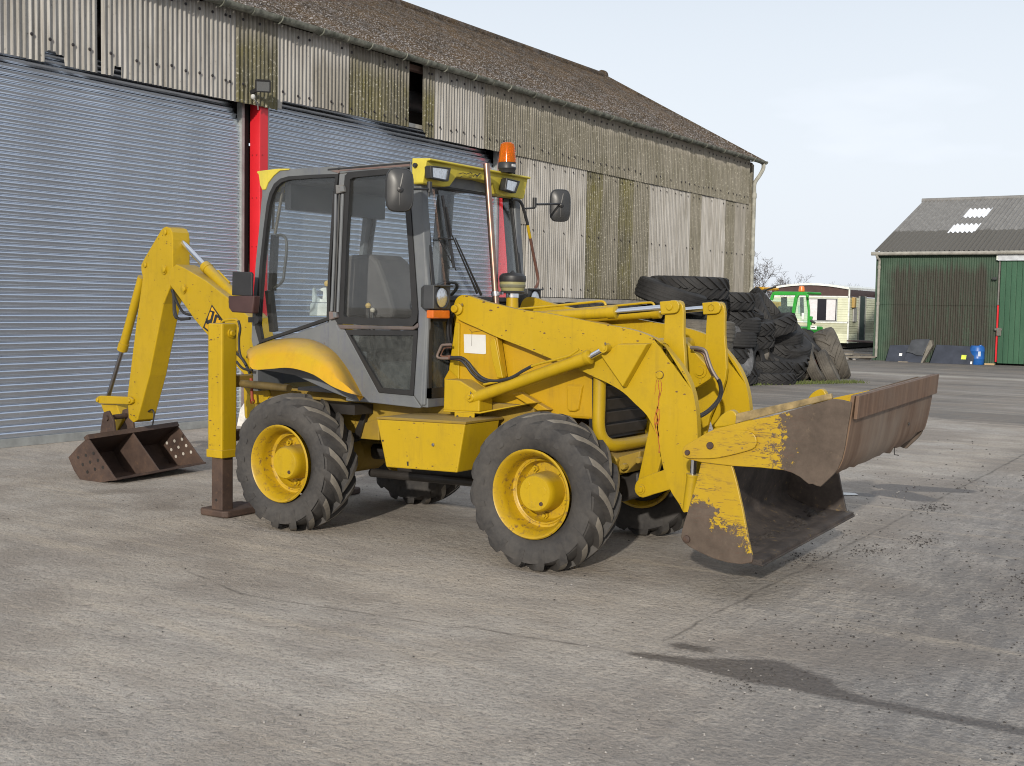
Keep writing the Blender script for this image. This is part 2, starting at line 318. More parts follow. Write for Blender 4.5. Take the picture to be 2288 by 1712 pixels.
def sheet_mesh(y0, y1, z0, z1, x, amp=.0150, cut=None, thick=.007, nz=1):
    """corrugated sheet; cut: function y -> bottom z"""
    m = MB(); n = max(2, int(round((y1-y0)/PITCHW*8))); zs = [z0+(z1-z0)*k/nz for k in range(nz+1)]
    fr = []
    for i in range(n+1):
        y = y0+(y1-y0)*i/n; b = cut(y) if cut else z0; xx = x+amp*math.sin(2*pi*y/PITCHW)
        fr.append([(xx, y, b+(z1-b)*k/nz) for k in range(nz+1)])
    vs = [p for c in fr for p in c]; w = nz+1; N = len(vs)
    fs = [(i*w+k, (i+1)*w+k, (i+1)*w+k+1, i*w+k+1) for i in range(n) for k in range(nz)]
    vs2 = [(p[0]-thick, p[1], p[2]) for p in vs]
    fs2 = [tuple(N+a for a in f[::-1]) for f in fs]
    ed = [(i*w, N+i*w, N+(i+1)*w, (i+1)*w) for i in range(n)] + [(k, k+1, N+k+1, N+k) for k in range(nz)] + [(n*w+k, N+n*w+k, N+n*w+k+1, n*w+k+1) for k in range(nz)]
    m.add(vs+vs2, fs+fs2+ed); return m
def jag(base, notches, s=1):
    def f(y):
        z = base
        for a, b, t_ in notches:
            if a <= y <= b: z = t_
        return z + .006*noise.noise((y*9, s, 0))
    return f
MBOLT = plain('cladding_bolt', (.05,.045,.05), .5, .6)
upper = [(-4.4,-3.6,'pale'),(-3.6,-2.8,'grey'),(-2.8,-2.0,'pale'),(-2.0,-1.2,'grey'),(-1.2,-.4,'pale'),(-.4,.35,'pale'),(.35,1.03,'pale'),(1.03,1.755,'pale'),(1.823,2.66,'pale'),(2.66,3.345,'pale'),(3.345,3.89,'pale'),(3.89,4.60,'moss'),(4.60,5.305,'pale'),(5.305,6.02,'grey'),(6.02,6.76,'moss'),(6.76,7.465,'moss'),
         (7.83,8.12,'moss'),(8.12,8.82,'pale'),(8.82,9.50,'pale'),(9.50,10.2,'old'),(10.2,10.92,'old')]
y = 10.92
while y < 21.2: upper.append((y, min(y+.735, 21.66), 'old')); y += .735
def bottom_for(a, b):
    if b < 4.61: return jag(4.25, [(1.06,1.10,4.37),(1.10,1.2,4.385),(1.2,1.315,4.36),(1.985,2.085,4.372)], a)
    if a < 4.61: return jag(4.39, [(4.5,4.715,4.275)], a)
    if b < 7.5: return jag(4.40, [], a)
    if a < 7.9: return jag(4.31, [(7.8,7.86,4.42),(7.86,7.93,4.37)], a)
    if b < 10.0: return jag(4.31, [], a)
    return jag(4.315, [], a)
random.seed(3)
for i, (a, b, k) in enumerate(upper):
    xo = -5.52 + (.009 if i % 2 else 0); tp = 5.41 + random.uniform(-.012,.012)
    o = sheet_mesh(a, b+(.03 if not (1.7 < b < 1.8 or 7.4 < b < 7.5) else 0), 4.25, tp, xo+random.uniform(-.002,.002), cut=bottom_for(a, b), nz=2).build('cladding_sheet', CM[k], barn, smooth=60)
    bo = MB()
    for yb in (a+.12, (a+b)/2+.05, b-.1):
        for zb in (5.30+random.uniform(-.02,.02), 4.50+random.uniform(-.02,.02)):
            if random.random() < .8:
                yy = round((yb-PITCHW/4)/PITCHW)*PITCHW+PITCHW/4; bo.lathe([(0,.020),(.006,.020),(.012,.010),(.016,.009),(.016,.0005)], (xo+.013,yy,zb), (1,0,0), 8)
    if bo.v: stuff(bo.build('cladding_bolt', MBOLT, o))
lower = [(10.55,10.94,'grey',3.13),(10.94,11.65,'pale',1.84),(11.65,12.34,'pale',1.84),(12.34,13.02,'pale',1.84)]+[(13.02+.675*k,13.02+.675*(k+1),'old' if k % 2 else 'moss',1.84) for k in range(4)]+[(15.72,16.42,'pale',1.84),(16.42,17.12,'pale',1.84),(17.12,17.82,'pale',1.84),(17.82,18.42,'old',1.84),(18.42,19.1,'pale',1.84),(19.1,19.79,'pale',1.84),(19.79,20.4,'old',1.84),(20.4,21.05,'grey',1.84),(21.05,21.62,'old',1.84)]
for i, (a, b, k, zb) in enumerate(lower):
    xo = -5.545 + (.009 if i % 2 else 0)
    o = sheet_mesh(a, b+.02, zb, 4.36, xo, cut=jag(zb, [], a), nz=2).build('cladding_sheet', CM[k], barn, smooth=60)
    bo = MB()
    for yb in (a+.15, b-.15):
        for zz in (3.05, 2.0, 4.22):
            if zz > zb and random.random() < .75:
                yy = round((yb-PITCHW/4)/PITCHW)*PITCHW+PITCHW/4; bo.lathe([(0,.018),(.006,.018),(.014,.009),(.014,.0005)], (xo+.013,yy,zz), (1,0,0), 8)
    if bo.v: stuff(bo.build('cladding_bolt', MBOLT, o))
sheet_mesh(10.55, 10.96, 1.84, 3.17, -5.56, nz=1).build('cladding_sheet', CM['grey'], barn, smooth=60)
# near-black backing added as the unlit inside behind the gaps, rails and purlin, plinth wall, end walls
MDK = plain('near_black', (.028,.024,.022), .85); MBL = plain('old_blockwork', (.13,.125,.12), .9, 0, .3, 3, .3)
MB().box(-6.25,-6.10,-4.4,21.5,4.0,5.5).build('dark_interior_backing', MDK, barn)
MB().box(-5.66,-5.63,7.2,8.1,4.44,4.50).build('fixing_rail', plain('galvanised_rail', (.5,.49,.45), .6, .2), barn)
MB().box(-5.72,-5.60,4.4,21.6,5.32,5.40).build('eaves_purlin', plain('old_timber', (.16,.10,.08), .85), barn)
MB().box(-5.75,-5.60,10.5,21.6,0,1.80).build('plinth_wall', MBL, barn)
MB().box(-5.598,-5.55,10.95,21.6,1.74,1.83).build('sill_rail', plain('pale_rail', (.42,.40,.37), .8), barn)
gw = MB(); gw.prism([(-5.56,21.60,0),(-14.9,21.60,0),(-14.9,21.60,5.35),(-10.2,21.60,7.95),(-5.56,21.60,5.35)], (0,-.1,0)); gw.build('gable_wall', CM['old'], barn)
gw = MB(); gw.prism([(-5.9,-4.4,0),(-14.9,-4.4,0),(-14.9,-4.4,5.35),(-10.2,-4.4,7.95),(-5.9,-4.4,5.35)], (0,.1,0)); gw.build('gable_wall', CM['old'], barn)
MB().box(-14.95,-14.85,-4.4,21.6,0,5.35).build('rear_wall', CM['old'], barn)
# roof: corrugated slopes lumpy with moss
t = NT('mossy_roof'); sp = t.noise(11, 6, .75); bl = t.noise(1.1, 5, .65); sp2 = t.noise(30, 4, .8); xx, yy, zz = t.sep()
c = t.mix(t.ramp(sp, (.36,0),(.62,1)), (.027,.022,.018), (.100,.074,.050)); c = t.mix(t.ramp(bl, (.44,0),(.62,.5)), c, (.125,.078,.036)); 
lowf = t.ramp(t.math('ADD', t.math('MULTIPLY', t.math('SUBTRACT', 7.9, zz), .33), t.math('MULTIPLY', bl, .5)), (.35,.25),(1.0,1))
c = t.mix(t.math('MULTIPLY', t.ramp(sp2, (.52,0),(.62,1)), lowf), c, (.50,.48,.48))
c = t.mix(t.math('MULTIPLY', t.ramp(t.noise(3.2,5,.7), (.54,0),(.62,1)), .6), c, (.14,.13,.125)); c = t.mix(t.ramp(sp, (.28,1),(.36,0)), c, (.018,.015,.013))
t.bump(t.math('ADD', sp, t.math('MULTIPLY', sp2, .5)), 1.0, .05); MROOF = t.out(c, .95, 0, .2)
def roof_mesh(xe, ze, xr, zr, y0, y1, pitch, ny_per, nu, moss):
    m = MB(); ny = int((y1-y0)/pitch*ny_per); fs = []; vs = []; d = Vector((xr-xe,0,zr-ze)); nrm = Vector((-(zr-ze),0,xr-xe)).normalized(); nrm = nrm if nrm.z > 0 else -nrm
    for i in range(ny+1):
        y = y0+(y1-y0)*i/ny; c_ = .022*math.sin(2*pi*(y-y0)/pitch)
        for k in range(nu+1):
            u = k/nu; p = Vector((xe,y,ze))+d*u; h = c_ + moss*max(0, noise.noise((p.x*7, y*7, p.z*7)))*(.6+.4*u) + (.010 if (u*4) % 1 < .04 else 0)
            vs.append(p+nrm*h)
    w = nu+1; m.add(vs, [(i*w+k,(i+1)*w+k,(i+1)*w+k+1,i*w+k+1) for i in range(ny) for k in range(nu)]); return m
roof_mesh(-5.44,5.43,-10.2,8.04,-1.5,21.82,.146,6,46,.05).build('roof_slope', MROOF, barn, smooth=70, recalc=False)
roof_mesh(-14.96,5.43,-10.2,8.04,-1.5,21.82,.6,2,4,0).build('roof_slope', MROOF, barn, recalc=False)
rt = MB(); yy = -1.5
k = 0
while yy < 21.8:
    o = MB(); o.tube([(-10.2,yy,8.03),(-10.2,min(yy+1.22,21.86),8.03)], .12, 12); o.build('ridge_cap', MROOF, barn, smooth=True); yy += 1.2; k += 1
MB().tube([(-10.2,21.82,8.05),(-10.2,21.95,8.05)], .16, 12).build('ridge_cap', MROOF, barn, smooth=True)
MB().bar((-5.40,21.84,5.42),(-10.2,21.84,8.06),.05,.12).build('verge_strip', MROOF, barn)
t = NT('old_gutter'); n_ = t.noise(7, 5, .7); MGUT = t.out(t.mix(t.ramp(n_, (.38,0),(.62,1)), (.075,.08,.062), (.22,.225,.19)), .75)
yy = -1.5; k = 0
while yy < 21.8:
    y2 = min(yy+1.83, 21.85); g = MB(); rr = []
    for (ys_, r) in ((yy,.082),(yy+.09,.082),(yy+.095,.072),(y2+.02,.072)):
        rr.append([(-5.36+r*math.cos(a), ys_, 5.44+r*math.sin(a)) for a in [pi+pi*j/10 for j in range(11)]]+[(-5.36+(r-.012)*math.cos(a), ys_, 5.445+(r-.012)*math.sin(a)) for a in [2*pi-pi*j/10 for j in range(11)]])
    g.loft(rr, True, True); go = g.build('gutter', MGUT, barn, smooth=True)
    for yb in (yy+.5, yy+1.3):
        h = MB(); h.tube([(-5.36+.09*math.cos(a), yb, 5.44+.09*math.sin(a)) for a in [pi+pi*j/10 for j in range(11)]], .010, 6); h.build('gutter_bracket', MGUT, go)
    yy += 1.83
dp = MB(); path = cr([(-5.36,21.72,5.38),(-5.36,21.72,5.26),(-5.40,21.60,5.08),(-5.47,21.45,4.86),(-5.47,21.45,4.60)], 5); dp.tube(path, .05, 10); dp.tube([(-5.47,21.45,4.6),(-5.47,21.45,1.55)], .05, 10)
for z in (4.55,3.1,2.15): dp.tube([(-5.47,21.45,z-.06),(-5.47,21.45,z+.06)], .062, 10)
dp.build('downpipe', plain('downpipe_paint', (.34,.335,.29), .7, 0, .45, 5), barn, smooth=True)
# red posts
t = NT('red_post_paint'); n_ = t.noise(3,4); MRED = t.out(t.mix(t.ramp(t.noise(20,5,.7), (.6,0),(.72,.5)), t.mix(n_, (.52,.012,.02), (.62,.02,.03)), (.25,.02,.02)), .42)
def post(y0):
    p = MB().box(-5.74,-5.55,y0,y0+.15,0,4.30).build('post', MRED, barn, bevel=.006)
    b = MB()
    for z in (3.05,3.62,2.4,1.8):
        for dx in (-5.69,-5.61): b.lathe([(0,.012),(.006,.010),(.006,.0005)], (dx,y0,z), (0,-1,0), 8)
        b.lathe([(0,.012),(.006,.010),(.006,.0005)], (-5.55,y0+.04,z), (1,0,0), 8)
    stuff(b.build('post_bolt', plain('red_bolt', (.3,.01,.015), .5), p))
post(4.345); post(10.33)
# roller shutters: every lath is its own piece
t = NT('shutter_steel'); n1 = t.noise(2.5, 4, .6, t.map((1,.15,3))); n2 = t.noise(60,3,.6, t.map((1,.05,1)))
t.bump(t.noise(1.0, 2, .5, t.map((1,.9,16))), .25, .02); MSH = t.out(t.mix(t.ramp(n1, (.3,0),(.7,1)), (.49,.545,.63), (.60,.655,.745)), t.math('ADD', t.math('MULTIPLY', n2, .12), .19), .93)
MRAIL = plain('guide_rail', (.36,.37,.36), .5, .5); MBLK = plain('black_gap', (.012,.012,.012), .8)
def shutter(y0, y1, ztop, lab):
    sh = MB().box(-5.80,-5.775,y0-.02,y1+.02,.02,3.78).build('roller_shutter', plain('shutter_back', (.10,.105,.11), .6, .5), barn); sh['label'] = lab
    prof = []
    prof = [(-.012,0),(.004,.001),(.0065,.004),(.0065,.015),(.0078,.027),(.0112,.038),(.0140,.045),(.0150,.050),(.0142,.0555),(.0112,.0605),(.0068,.0648),(.001,.0678),(-.006,.0692),(-.012,.0696),(-.012,.0768)]
    m = MB(); vs = [( -5.745+px, yv, pz) for yv in (y0,y1) for px, pz in prof+[(-.016,.0768),(-.016,0)]]; w = len(prof)+2
    m.add(vs, [(k,(k+1)%w,w+(k+1)%w,w+k) for k in range(w)]); me = m.mesh('lath', MSH, smooth=50)
    z = .10; n = 0
    while z < ztop:
        o = D.objects.new('lath', me); col.objects.link(o); o.parent = sh; o.location = (random.uniform(-.0015,.0015)-max(0,z-3.80)**2*.75, 0, z); z += .0768; n += 1
    MB().box(-5.765,-5.725,y0,y1,.0,.10).build('bottom_rail', MRAIL, sh, bevel=.004)
    for ya in (y0-.05, y1):
        MB().box(-5.79,-5.70,ya,ya+.05,0,ztop).build('guide_rail', MRAIL, sh)
shutter(-3.4, 4.16, 4.62, 'left roller shutter of pale grey laths'); shutter(4.66, 10.2, 4.62, 'right roller shutter behind the digger cab')
MB().box(-5.80,-5.76,4.21,4.345,0,4.6).build('dark_gap_strip', MBLK, barn); MB().box(-5.80,-5.76,10.25,10.33,0,4.6).build('dark_gap_strip', MBLK, barn); MB().box(-5.80,-5.72,10.48,10.6,0,4.6).build('dark_gap_strip', MBLK, barn)  # black strips paint the shade of the gaps beside the posts
MB().cyl((-6.02,-3.4,4.95),(-6.02,10.2,4.95),.16,16).build('shutter_roller', plain('roller_steel', (.12,.12,.125), .5, .5), barn, smooth=True)
# floodlight over the red post
fl = thing('floodlight', (-5.42,4.12,4.42), 'small black floodlight with sensor fixed on mossy barn sheet', 'floodlight')
ax = Vector((.62,-.62,-.45)).normalized(); rt_ = ax.cross(Vector((0,0,1))).normalized(); up_ = rt_.cross(ax); c0 = Vector((-5.28,4.13,4.47))
f_ = MB(); f_.loft([[c0+ax*o+rt_*(sx*w)+up_*(sy*h) for sx,sy in ((-1,-1),(1,-1),(1,1),(-1,1))] for o,w,h in ((-.09,.05,.04),(-.05,.09,.07),(.03,.10,.08),(.03,.085,.066),(.02,.08,.06))]); f_.build('housing', plain('floodlight_black', (.02,.02,.022), .45), fl)
MLENS = NT('lamp_glass').out((.20,.21,.22), .12, .5)
l_ = MB(); l_.add([c0+ax*.024+rt_*(sx*.084)+up_*(sy*.065) for sx,sy in ((-1,-1),(1,-1),(1,1),(-1,1))], [(0,1,2,3)]); l_.build('lens', MLENS, fl)
MB().bar((-5.50,4.13,4.40),(-5.34,4.13,4.44),.03,.05).build('bracket', MBLK, fl); MB().lathe([(0,.028),(.03,.03),(.05,.02),(.055,.001)], (-5.40,4.07,4.34), (.5,-.5,-.6), 12).build('sensor', plain('sensor_white', (.6,.6,.58), .4), fl, smooth=True)
MB().tube(cr([(-5.49,4.14,4.36),(-5.47,4.18,4.30),(-5.49,4.24,4.26),(-5.51,4.27,4.20)],5), .007, 6).build('cable', plain('cable_grey', (.3,.3,.29), .6), fl)
# whitewashed rubble at foot of the red post
g = MB(); rg = [U(B6(*q), X=-5.50) for q in ((1045,170),(1052,100),(1065,30),(1085,0),(1100,0),(1098,60),(1085,140),(1075,170))]; g.prism(rg, (-.12,0,0)); tag(g.build('kerb_stone', plain('chalky_white', (.6,.58,.55), .85, 0, .3, 8)), 'chalky white guard stone at foot of the red barn post', 'stone')

# ------------------------------------------------------------------ green shed
shed = thing('green_shed', (-1, 40, 0), 'green corrugated shed with grey roof and pale skylights at right edge', 'shed')
t = NT('green_cladding'); x, y, z = t.sep()
col_n = t.noise(9, 2, .6, t.map((1.6,1,.05))); dots = t.noise(26, 4, .8, t.map((1,1,.9))); blot = t.noise(1.1, 4, .6)
green = t.mix(t.ramp(t.noise(2,4), (.3,0),(.7,1)), (.030,.062,.040), (.050,.092,.058))
hfac = t.math('MULTIPLY', z, .25)
up1 = t.ramp(t.math('ADD', hfac, t.math('MULTIPLY', col_n, .22)), (.53,0),(.58,1),(.86,1),(.95,0)); lo1 = t.ramp(t.math('ADD', hfac, t.math('MULTIPLY', col_n, .16)), (.10,.2),(.22,1),(.55,1),(.57,0))
xw = t.ramp(t.math('ADD', t.math('MULTIPLY', t.math('ADD', x, 6.2), .2), t.math('MULTIPLY', blot, .12)), (.16,0),(.24,1),(.82,1),(.9,.3))
grime = t.math('MULTIPLY', t.math('MAXIMUM', up1, lo1), t.math('MULTIPLY', xw, t.ramp(t.math('ADD', t.math('MULTIPLY', dots, .55), t.math('MULTIPLY', col_n, .5)), (.52,1),(.66,.40))))
MGRN = t.out(t.mix(grime, green, (.030,.027,.019)), .7)
def hsheet(x0, x1, z0, z1, y, pitch, amp, nper=6, sgn=1):
    m = MB(); n = max(2, int((x1-x0)/pitch*nper)); vs = []
    for i in range(n+1):
        xx = x0+(x1-x0)*i/n; d = amp*math.sin(2*pi*xx/pitch); vs += [(xx,y+d,z0),(xx,y+d,z1)]
    m.add(vs, [(2*i,2*i+1,2*i+3,2*i+2) for i in range(n)]); return m
for a in range(5):
    x0 = -5.94+a*.79; x1 = min(x0+.80, -1.95)
    hsheet(x0, x1, .0, 1.95, 33.95-(.006 if a % 2 else 0), .076, .010).build('wall_sheet', MGRN, shed, smooth=60, recalc=False)
    hsheet(x0, x1, 1.93, 3.70, 33.93-(.006 if a % 2 else 0), .076, .010).build('wall_sheet', MGRN, shed, smooth=60, recalc=False)
MB().box(-5.98,-5.90,33.88,46,0,3.70).build('side_wall', MGRN, shed); MB().prism([(-5.93,34.0,3.6),(-5.93,46,3.6),(-5.93,40,5.85)], (.04,0,0)).build('gable_wall', MGRN, shed)
MB().box(5.9,6,33.95,46,0,3.7).build('side_wall', MGRN, shed); MB().box(-5.9,6,45.9,46,0,3.7).build('rear_wall', MGRN, shed)
t = NT('shed_roof_grey'); n_ = t.noise(4,5,.7); n2 = t.noise(22,4,.8); x, y, z = t.sep()
lowb = t.ramp(z, (0,1),(1,1)); edge = t.math('MULTIPLY', t.math('SUBTRACT', z, 3.7), .45)
c = t.mix(t.ramp(n_, (.3,0),(.7,1)), (.15,.147,.143), (.235,.232,.225)); c = t.mix(t.ramp(t.math('ADD', edge, t.math('MULTIPLY', n_, .12)), (.44,1),(.46,0)), c, (.105,.10,.09)); c = t.mix(t.ramp(n2, (.34,.8),(.42,0)), c, (.045,.04,.036)); c = t.mix(t.ramp(n2, (.70,0),(.74,1)), c, (.38,.37,.35))
MSR = t.out(c, .85)
def slope_pt(u, x): return Vector((x, 33.72+6.28*u, 3.72+2.27*u))
SN = Vector((0,-2.27,6.28)).normalized()
m = MB(); px = .155; n = int(12.3/px*6); nu = 12; vs = []
for i in range(n+1):
    xx = -6.06+12.2*i/n
    for k in range(nu+1): vs.append(slope_pt(k/nu, xx)+SN*(.032*math.sin(2*pi*xx/px)))
w = nu+1; m.add(vs, [(i*w+k,(i+1)*w+k,(i+1)*w+k+1,i*w+k+1) for i in range(n) for k in range(nu)]); m.build('roof_slope', MSR, shed, smooth=60, recalc=False)
MB().prism([(-6.06,40,5.98),(6.1,40,5.98),(6.1,46.3,3.7),(-6.06,46.3,3.7)], (0,0,-.05)).build('roof_slope', MSR, shed)
MB().tube([(-6.1,40,5.98),(6.1,40,5.98)], .10, 10).build('ridge_cap', MSR, shed, smooth=True)
MSKY = NT('skylight_sheet').out((.80,.82,.86), .12, 0, .8)
def onslope(q):
    d = _r*((q[0]-PW/2)/F_PX) - _u*((q[1]-PH/2)/F_PX) + _f; p0 = slope_pt(0,0)+SN*.06
    return CAM+d*((p0-CAM).dot(SN)/d.dot(SN))
for quad in (((1755,165),(1965,150),(1910,222),(1700,232)),((1640,290),(1870,275),(1815,345),(1590,352))):
    a,b,c_,d_ = [onslope(B5(*q)) for q in quad]; x0 = (a.x+d_.x)/2; x1 = (b.x+c_.x)/2; y0 = (c_.y+d_.y)/2; y1 = (a.y+b.y)/2
    m = MB(); n = int((x1-x0)/px*6); vs = []
    for i in range(n+1):
        xx = x0+(x1-x0)*i/n
        for k in range(2): vs.append(slope_pt(((y0,y1)[k]-33.72)/6.28, xx)+SN*(.032*math.sin(2*pi*xx/px)+.015))
    m.add(vs, [(2*i,2*i+2,2*i+3,2*i+1) for i in range(n)]); m.build('skylight', MSKY, shed, smooth=60, recalc=False)
MPALEG = plain('shed_gutter_paint', (.30,.29,.26), .7, 0, .3, 5)
MB().tube([(-6.1,33.70,3.66),(6.1,33.70,3.66)], .065, 10).build('gutter', MPALEG, shed, smooth=True)
d_ = MB(); d_.tube(cr([(-5.92,33.70,3.62),(-5.90,33.74,3.52),(-5.86,33.84,3.44),(-5.86,33.84,3.3)],4), .045, 10); d_.tube([(-5.86,33.84,3.3),(-5.86,33.84,.12)], .045, 10)
for z in (1.95,.45,3.2): d_.tube([(-5.86,33.84,z-.05),(-5.86,33.84,z+.05)], .056, 10)
d_.build('downpipe', MPALEG, shed, smooth=True)
t = NT('green_door'); x, y, z = t.sep(); MGD = t.out(t.mix(t.ramp(t.noise(3,4,.6,t.map((1,1,.2))), (.3,0),(.7,1)), (.020,.075,.04), (.036,.11,.06)), .45)
dr = MB().box(-1.93,5,33.90,33.93,.06,3.42).build('sliding_door', MGD, shed)
for k in range(14):
    x0 = -1.92+k*.165; MB().box(x0, x0+.150, 33.872,33.90,.06,3.42).build('door_board', MGD, dr, bevel=.008)
MB().box(-2.02,5,33.78,33.92,3.40,3.66).build('door_hood', plain('hood_paint', (.50,.53,.57), .45), shed, bevel=.01)
MB().box(-2.06,-2.02,33.80,33.90,3.42,3.60).build('hood_end', plain('hood_end_white', (.75,.8,.74), .4), shed)
fr = MB().box(-1.985,-1.935,33.86,33.92,.1,1.95).build('door_frame', MRED, shed); fr['label'] = 'red painted strip of door frame'
MB().box(-1.985,-1.94,33.86,33.92,1.97,3.38).build('door_frame', plain('frame_grey', (.16,.15,.14), .6), shed)
lk = MB(); lk.box(-2.03,-1.80,33.80,33.87,1.13,1.20); lk.box(-1.96,-1.82,33.79,33.87,.96,1.22); lk.build('door_lock', plain('lock_grey', (.16,.155,.14), .5, .5), shed, bevel=.008)
MB().box(-2.16,-2.02,33.76,33.86,2.78,2.86).build('wall_lamp', plain('wall_lamp_black', (.03,.035,.035), .5), shed, bevel=.01)
for a in range(2): hsheet(5.0+a*.5, 5.5+a*.5, .0, 3.70, 33.95, .076, .010).build('wall_sheet', MGRN, shed, smooth=60, recalc=False)
# things leaning against the shed
MPAN = plain('dark_blue_panel', (.034,.040,.058), .42, 0, .35, 3); MWHT = plain('white_sticker', (.8,.8,.8), .5); MYEL = plain('yellow_sticker', (.62,.72,.08), .5)
def leaning(name, pts, lab, cat, sticker=(), th=.04):
    e = thing(name, (sum(p[0] for p in pts)/4, 33.3, 0), lab, cat, 'panels leaning on the green shed')
    yb, yt = 33.30, 33.82; zt = max(p[1] for p in pts)
    P3 = [Vector((x, yb+(yt-yb)*max(0,z)/1.0, z)) for x, z in pts]; m = MB(); m.prism(P3, (0,-th,.0)); m.build('panel', MPAN, e, bevel=.012)
    for (x0,x1,z0,z1,mm) in sticker:
        m = MB(); m.add([Vector((x, yb+(yt-yb)*z-th-.006, z)) for x, z in ((x0,z0),(x1,z0),(x1,z1),(x0,z1))], [(0,1,2,3)]); m.build('sticker', mm, e)
    return e
def gx(px): return U(C3(px,600), Y=33.4).x
def gz(py): return max(0, U(C3(700,py), Y=33.4).z)
leaning('leaning_panel', [(gx(262),0),(gx(560),0),(gx(560),gz(455)),(gx(285),gz(470))], 'flat dark blue panel at left, nearest the shed downpipe', 'panel', ((gx(440),gx(482),gz(615),gz(578),MWHT),))
leaning('leaning_panel', [(gx(890),0),(gx(1505),.0),(gx(1500),gz(450)),(gx(940),gz(440))], 'long dark blue panel with yellow sticker beside blue drum', 'panel', ((gx(1325),gx(1395),gz(630),gz(570),MYEL),(gx(1465),gx(1490),gz(690),gz(655),MWHT)))
e = thing('car_seat_shell', (gx(720), 33.2, 0), 'upright dark shell with curved top part leaning between two blue panels', 'panel', 'panels leaning on the green shed')
m = MB(); m.prism([Vector((gx(a),33.22+.45*gz(b),gz(b))) for a,b in ((525,700),(780,712),(800,590),(700,600),(640,575),(560,560))], (0,-.05,0)); m.build('lower_shell', MPAN, e, bevel=.01)
m = MB(); m.prism([Vector((gx(a),33.18+.45*gz(b),gz(b))) for a,b in ((550,555),(640,570),(700,597),(790,600),(860,375),(850,360),(660,372),(600,385))], (0,-.06,0)); m.build('upper_shell', plain('shell_grey', (.05,.054,.062), .4, 0, .4, 4), e, bevel=.015)
m = MB(); m.prism([Vector((gx(a),33.15+.45*gz(b),gz(b))) for a,b in ((775,712),(800,712),(905,450),(875,380),(850,385))], (0,.25,0)); m.build('side_edge', plain('edge_tan', (.17,.155,.13), .7, 0, .4, 6), e)
bd = thing('blue_drum', (gx(1570), 33.55, 0), 'bright blue plastic drum behind the long dark panel', 'drum')
dc = Vector((gx(1520), 33.64, 0)); MBLU = plain('blue_plastic', (.012,.10,.36), .38, 0, .2)
MB().lathe([(0,.02),(0,.21),(.03,.228),(.18,.232),(.20,.24),(.22,.232),(.42,.232),(.44,.24),(.46,.232),(.55,.228),(.60,.20),(.62,.19),(.62,.02)], dc, (0,0,1), 32).build('body', MBLU, bd, smooth=True)
MB().lathe([(.66,.0005),(.655,.05),(.625,.055)], dc+Vector((.10,0,-.01)), (0,0,1), 16).build('bung', MBLU, bd, smooth=True)
m = MB(); m.add([dc+Vector((.238*math.sin(a), -.238*math.cos(a), z)) for a in (.35,.55,.7) for z in (.28,.44)], [(0,2,3,1),(2,4,5,3)]); m.build('sticker', plain('pale_sticker', (.5,.55,.65), .5), bd)
tag(MB().box(gx(1640),gx(1780),33.55,33.68,0,.06).build('timber_offcut', plain('pale_timber', (.42,.30,.16), .8), bevel=.008), 'short pale timber offcut lying by the shed door', 'timber')
tag(MB().box(gx(470),gx(605),33.0,33.1,0,.035).build('timber_batten', plain('grey_timber', (.22,.19,.16), .85), bevel=.006), 'thin grey batten on the ground before the dark panels', 'timber')

# ------------------------------------------------------------------ caravan behind
cv = thing('static_caravan', (-12, 47, 0), 'cream static caravan with brown top band and white curtains', 'caravan')
YC = 44.0
def cp(x, y): return U(C1(x,y), Y=YC)
xl = -13.6; xr = cp(1700,700).x; zb = .28; zr = cp(1670,430).z; zs = cp(1690,935).z; zw0 = cp(1400,905).z; zw1 = cp(1400,585).z; zbrown = cp(1400,555).z
MCR = plain('cream_siding', (.66,.68,.50), .5, 0, .12, 2); MCR2 = plain('olive_siding', (.46,.47,.33), .5, 0, .15, 2); MBRN = plain('brown_band', (.075,.042,.038), .5, 0, .2, 3); MTRM = plain('white_trim', (.80,.82,.78), .4); MDW = plain('dark_window', (.012,.010,.014), .1); MCUR = plain('curtain_white', (.72,.70,.72), .8, 0, .12, 12)
k = 0
for face in ('end','side'):
    z = zb
    while z < zbrown:
        z1 = min(z+.105, zbrown); mt = MCR if z >= zs-.02 or z < zs-.55 else MCR2
        m = MB()
        if face == 'end': m.add([(xl,YC,z),(xr,YC,z),(xr,YC,z1),(xl,YC,z1),(xl,YC-.018,z+.004),(xr,YC-.018,z+.004)], [(4,5,2,3),(0,1,5,4),(0,4,3),(1,2,5)])
        else: m.add([(xr,YC,z),(xr,YC+8,z),(xr,YC+8,z1),(xr,YC,z1),(xr+.018,YC,z+.004),(xr+.018,YC+8,z+.004)], [(4,5,2,3),(0,1,5,4),(0,4,3),(1,2,5)])
        m.build('siding_board', mt, cv); z = z1
roofl = [(xl,zr-.02)]+[(xl+(xr-xl)*i/8, zr-.02+.22*math.sin(pi*i/8)**.8*.9) for i in range(1,8)]+[(xr,zr)]
m = MB(); m.prism([(xl,YC-.004,zbrown+.03),(xr,YC-.004,zbrown+.03)]+[(x,YC-.004,z-.03) for x,z in roofl[::-1]], (0,.02,0)); m.build('gable_band', MBRN, cv)
MB().box(xr-.02,xr+.004,YC,YC+8,zbrown+.03,zr-.05).build('side_band', MBRN, cv)
m = MB(); m.loft([[(x,yv,z+dz) for dz in (0,.05)] for yv in (YC-.12,) for x,z in roofl], False) ; 
m = MB(); vs = []
for yv in (YC-.10, YC+8):
    for dz in (-.04,.05): vs += [(x,yv,z+dz) for x,z in roofl]
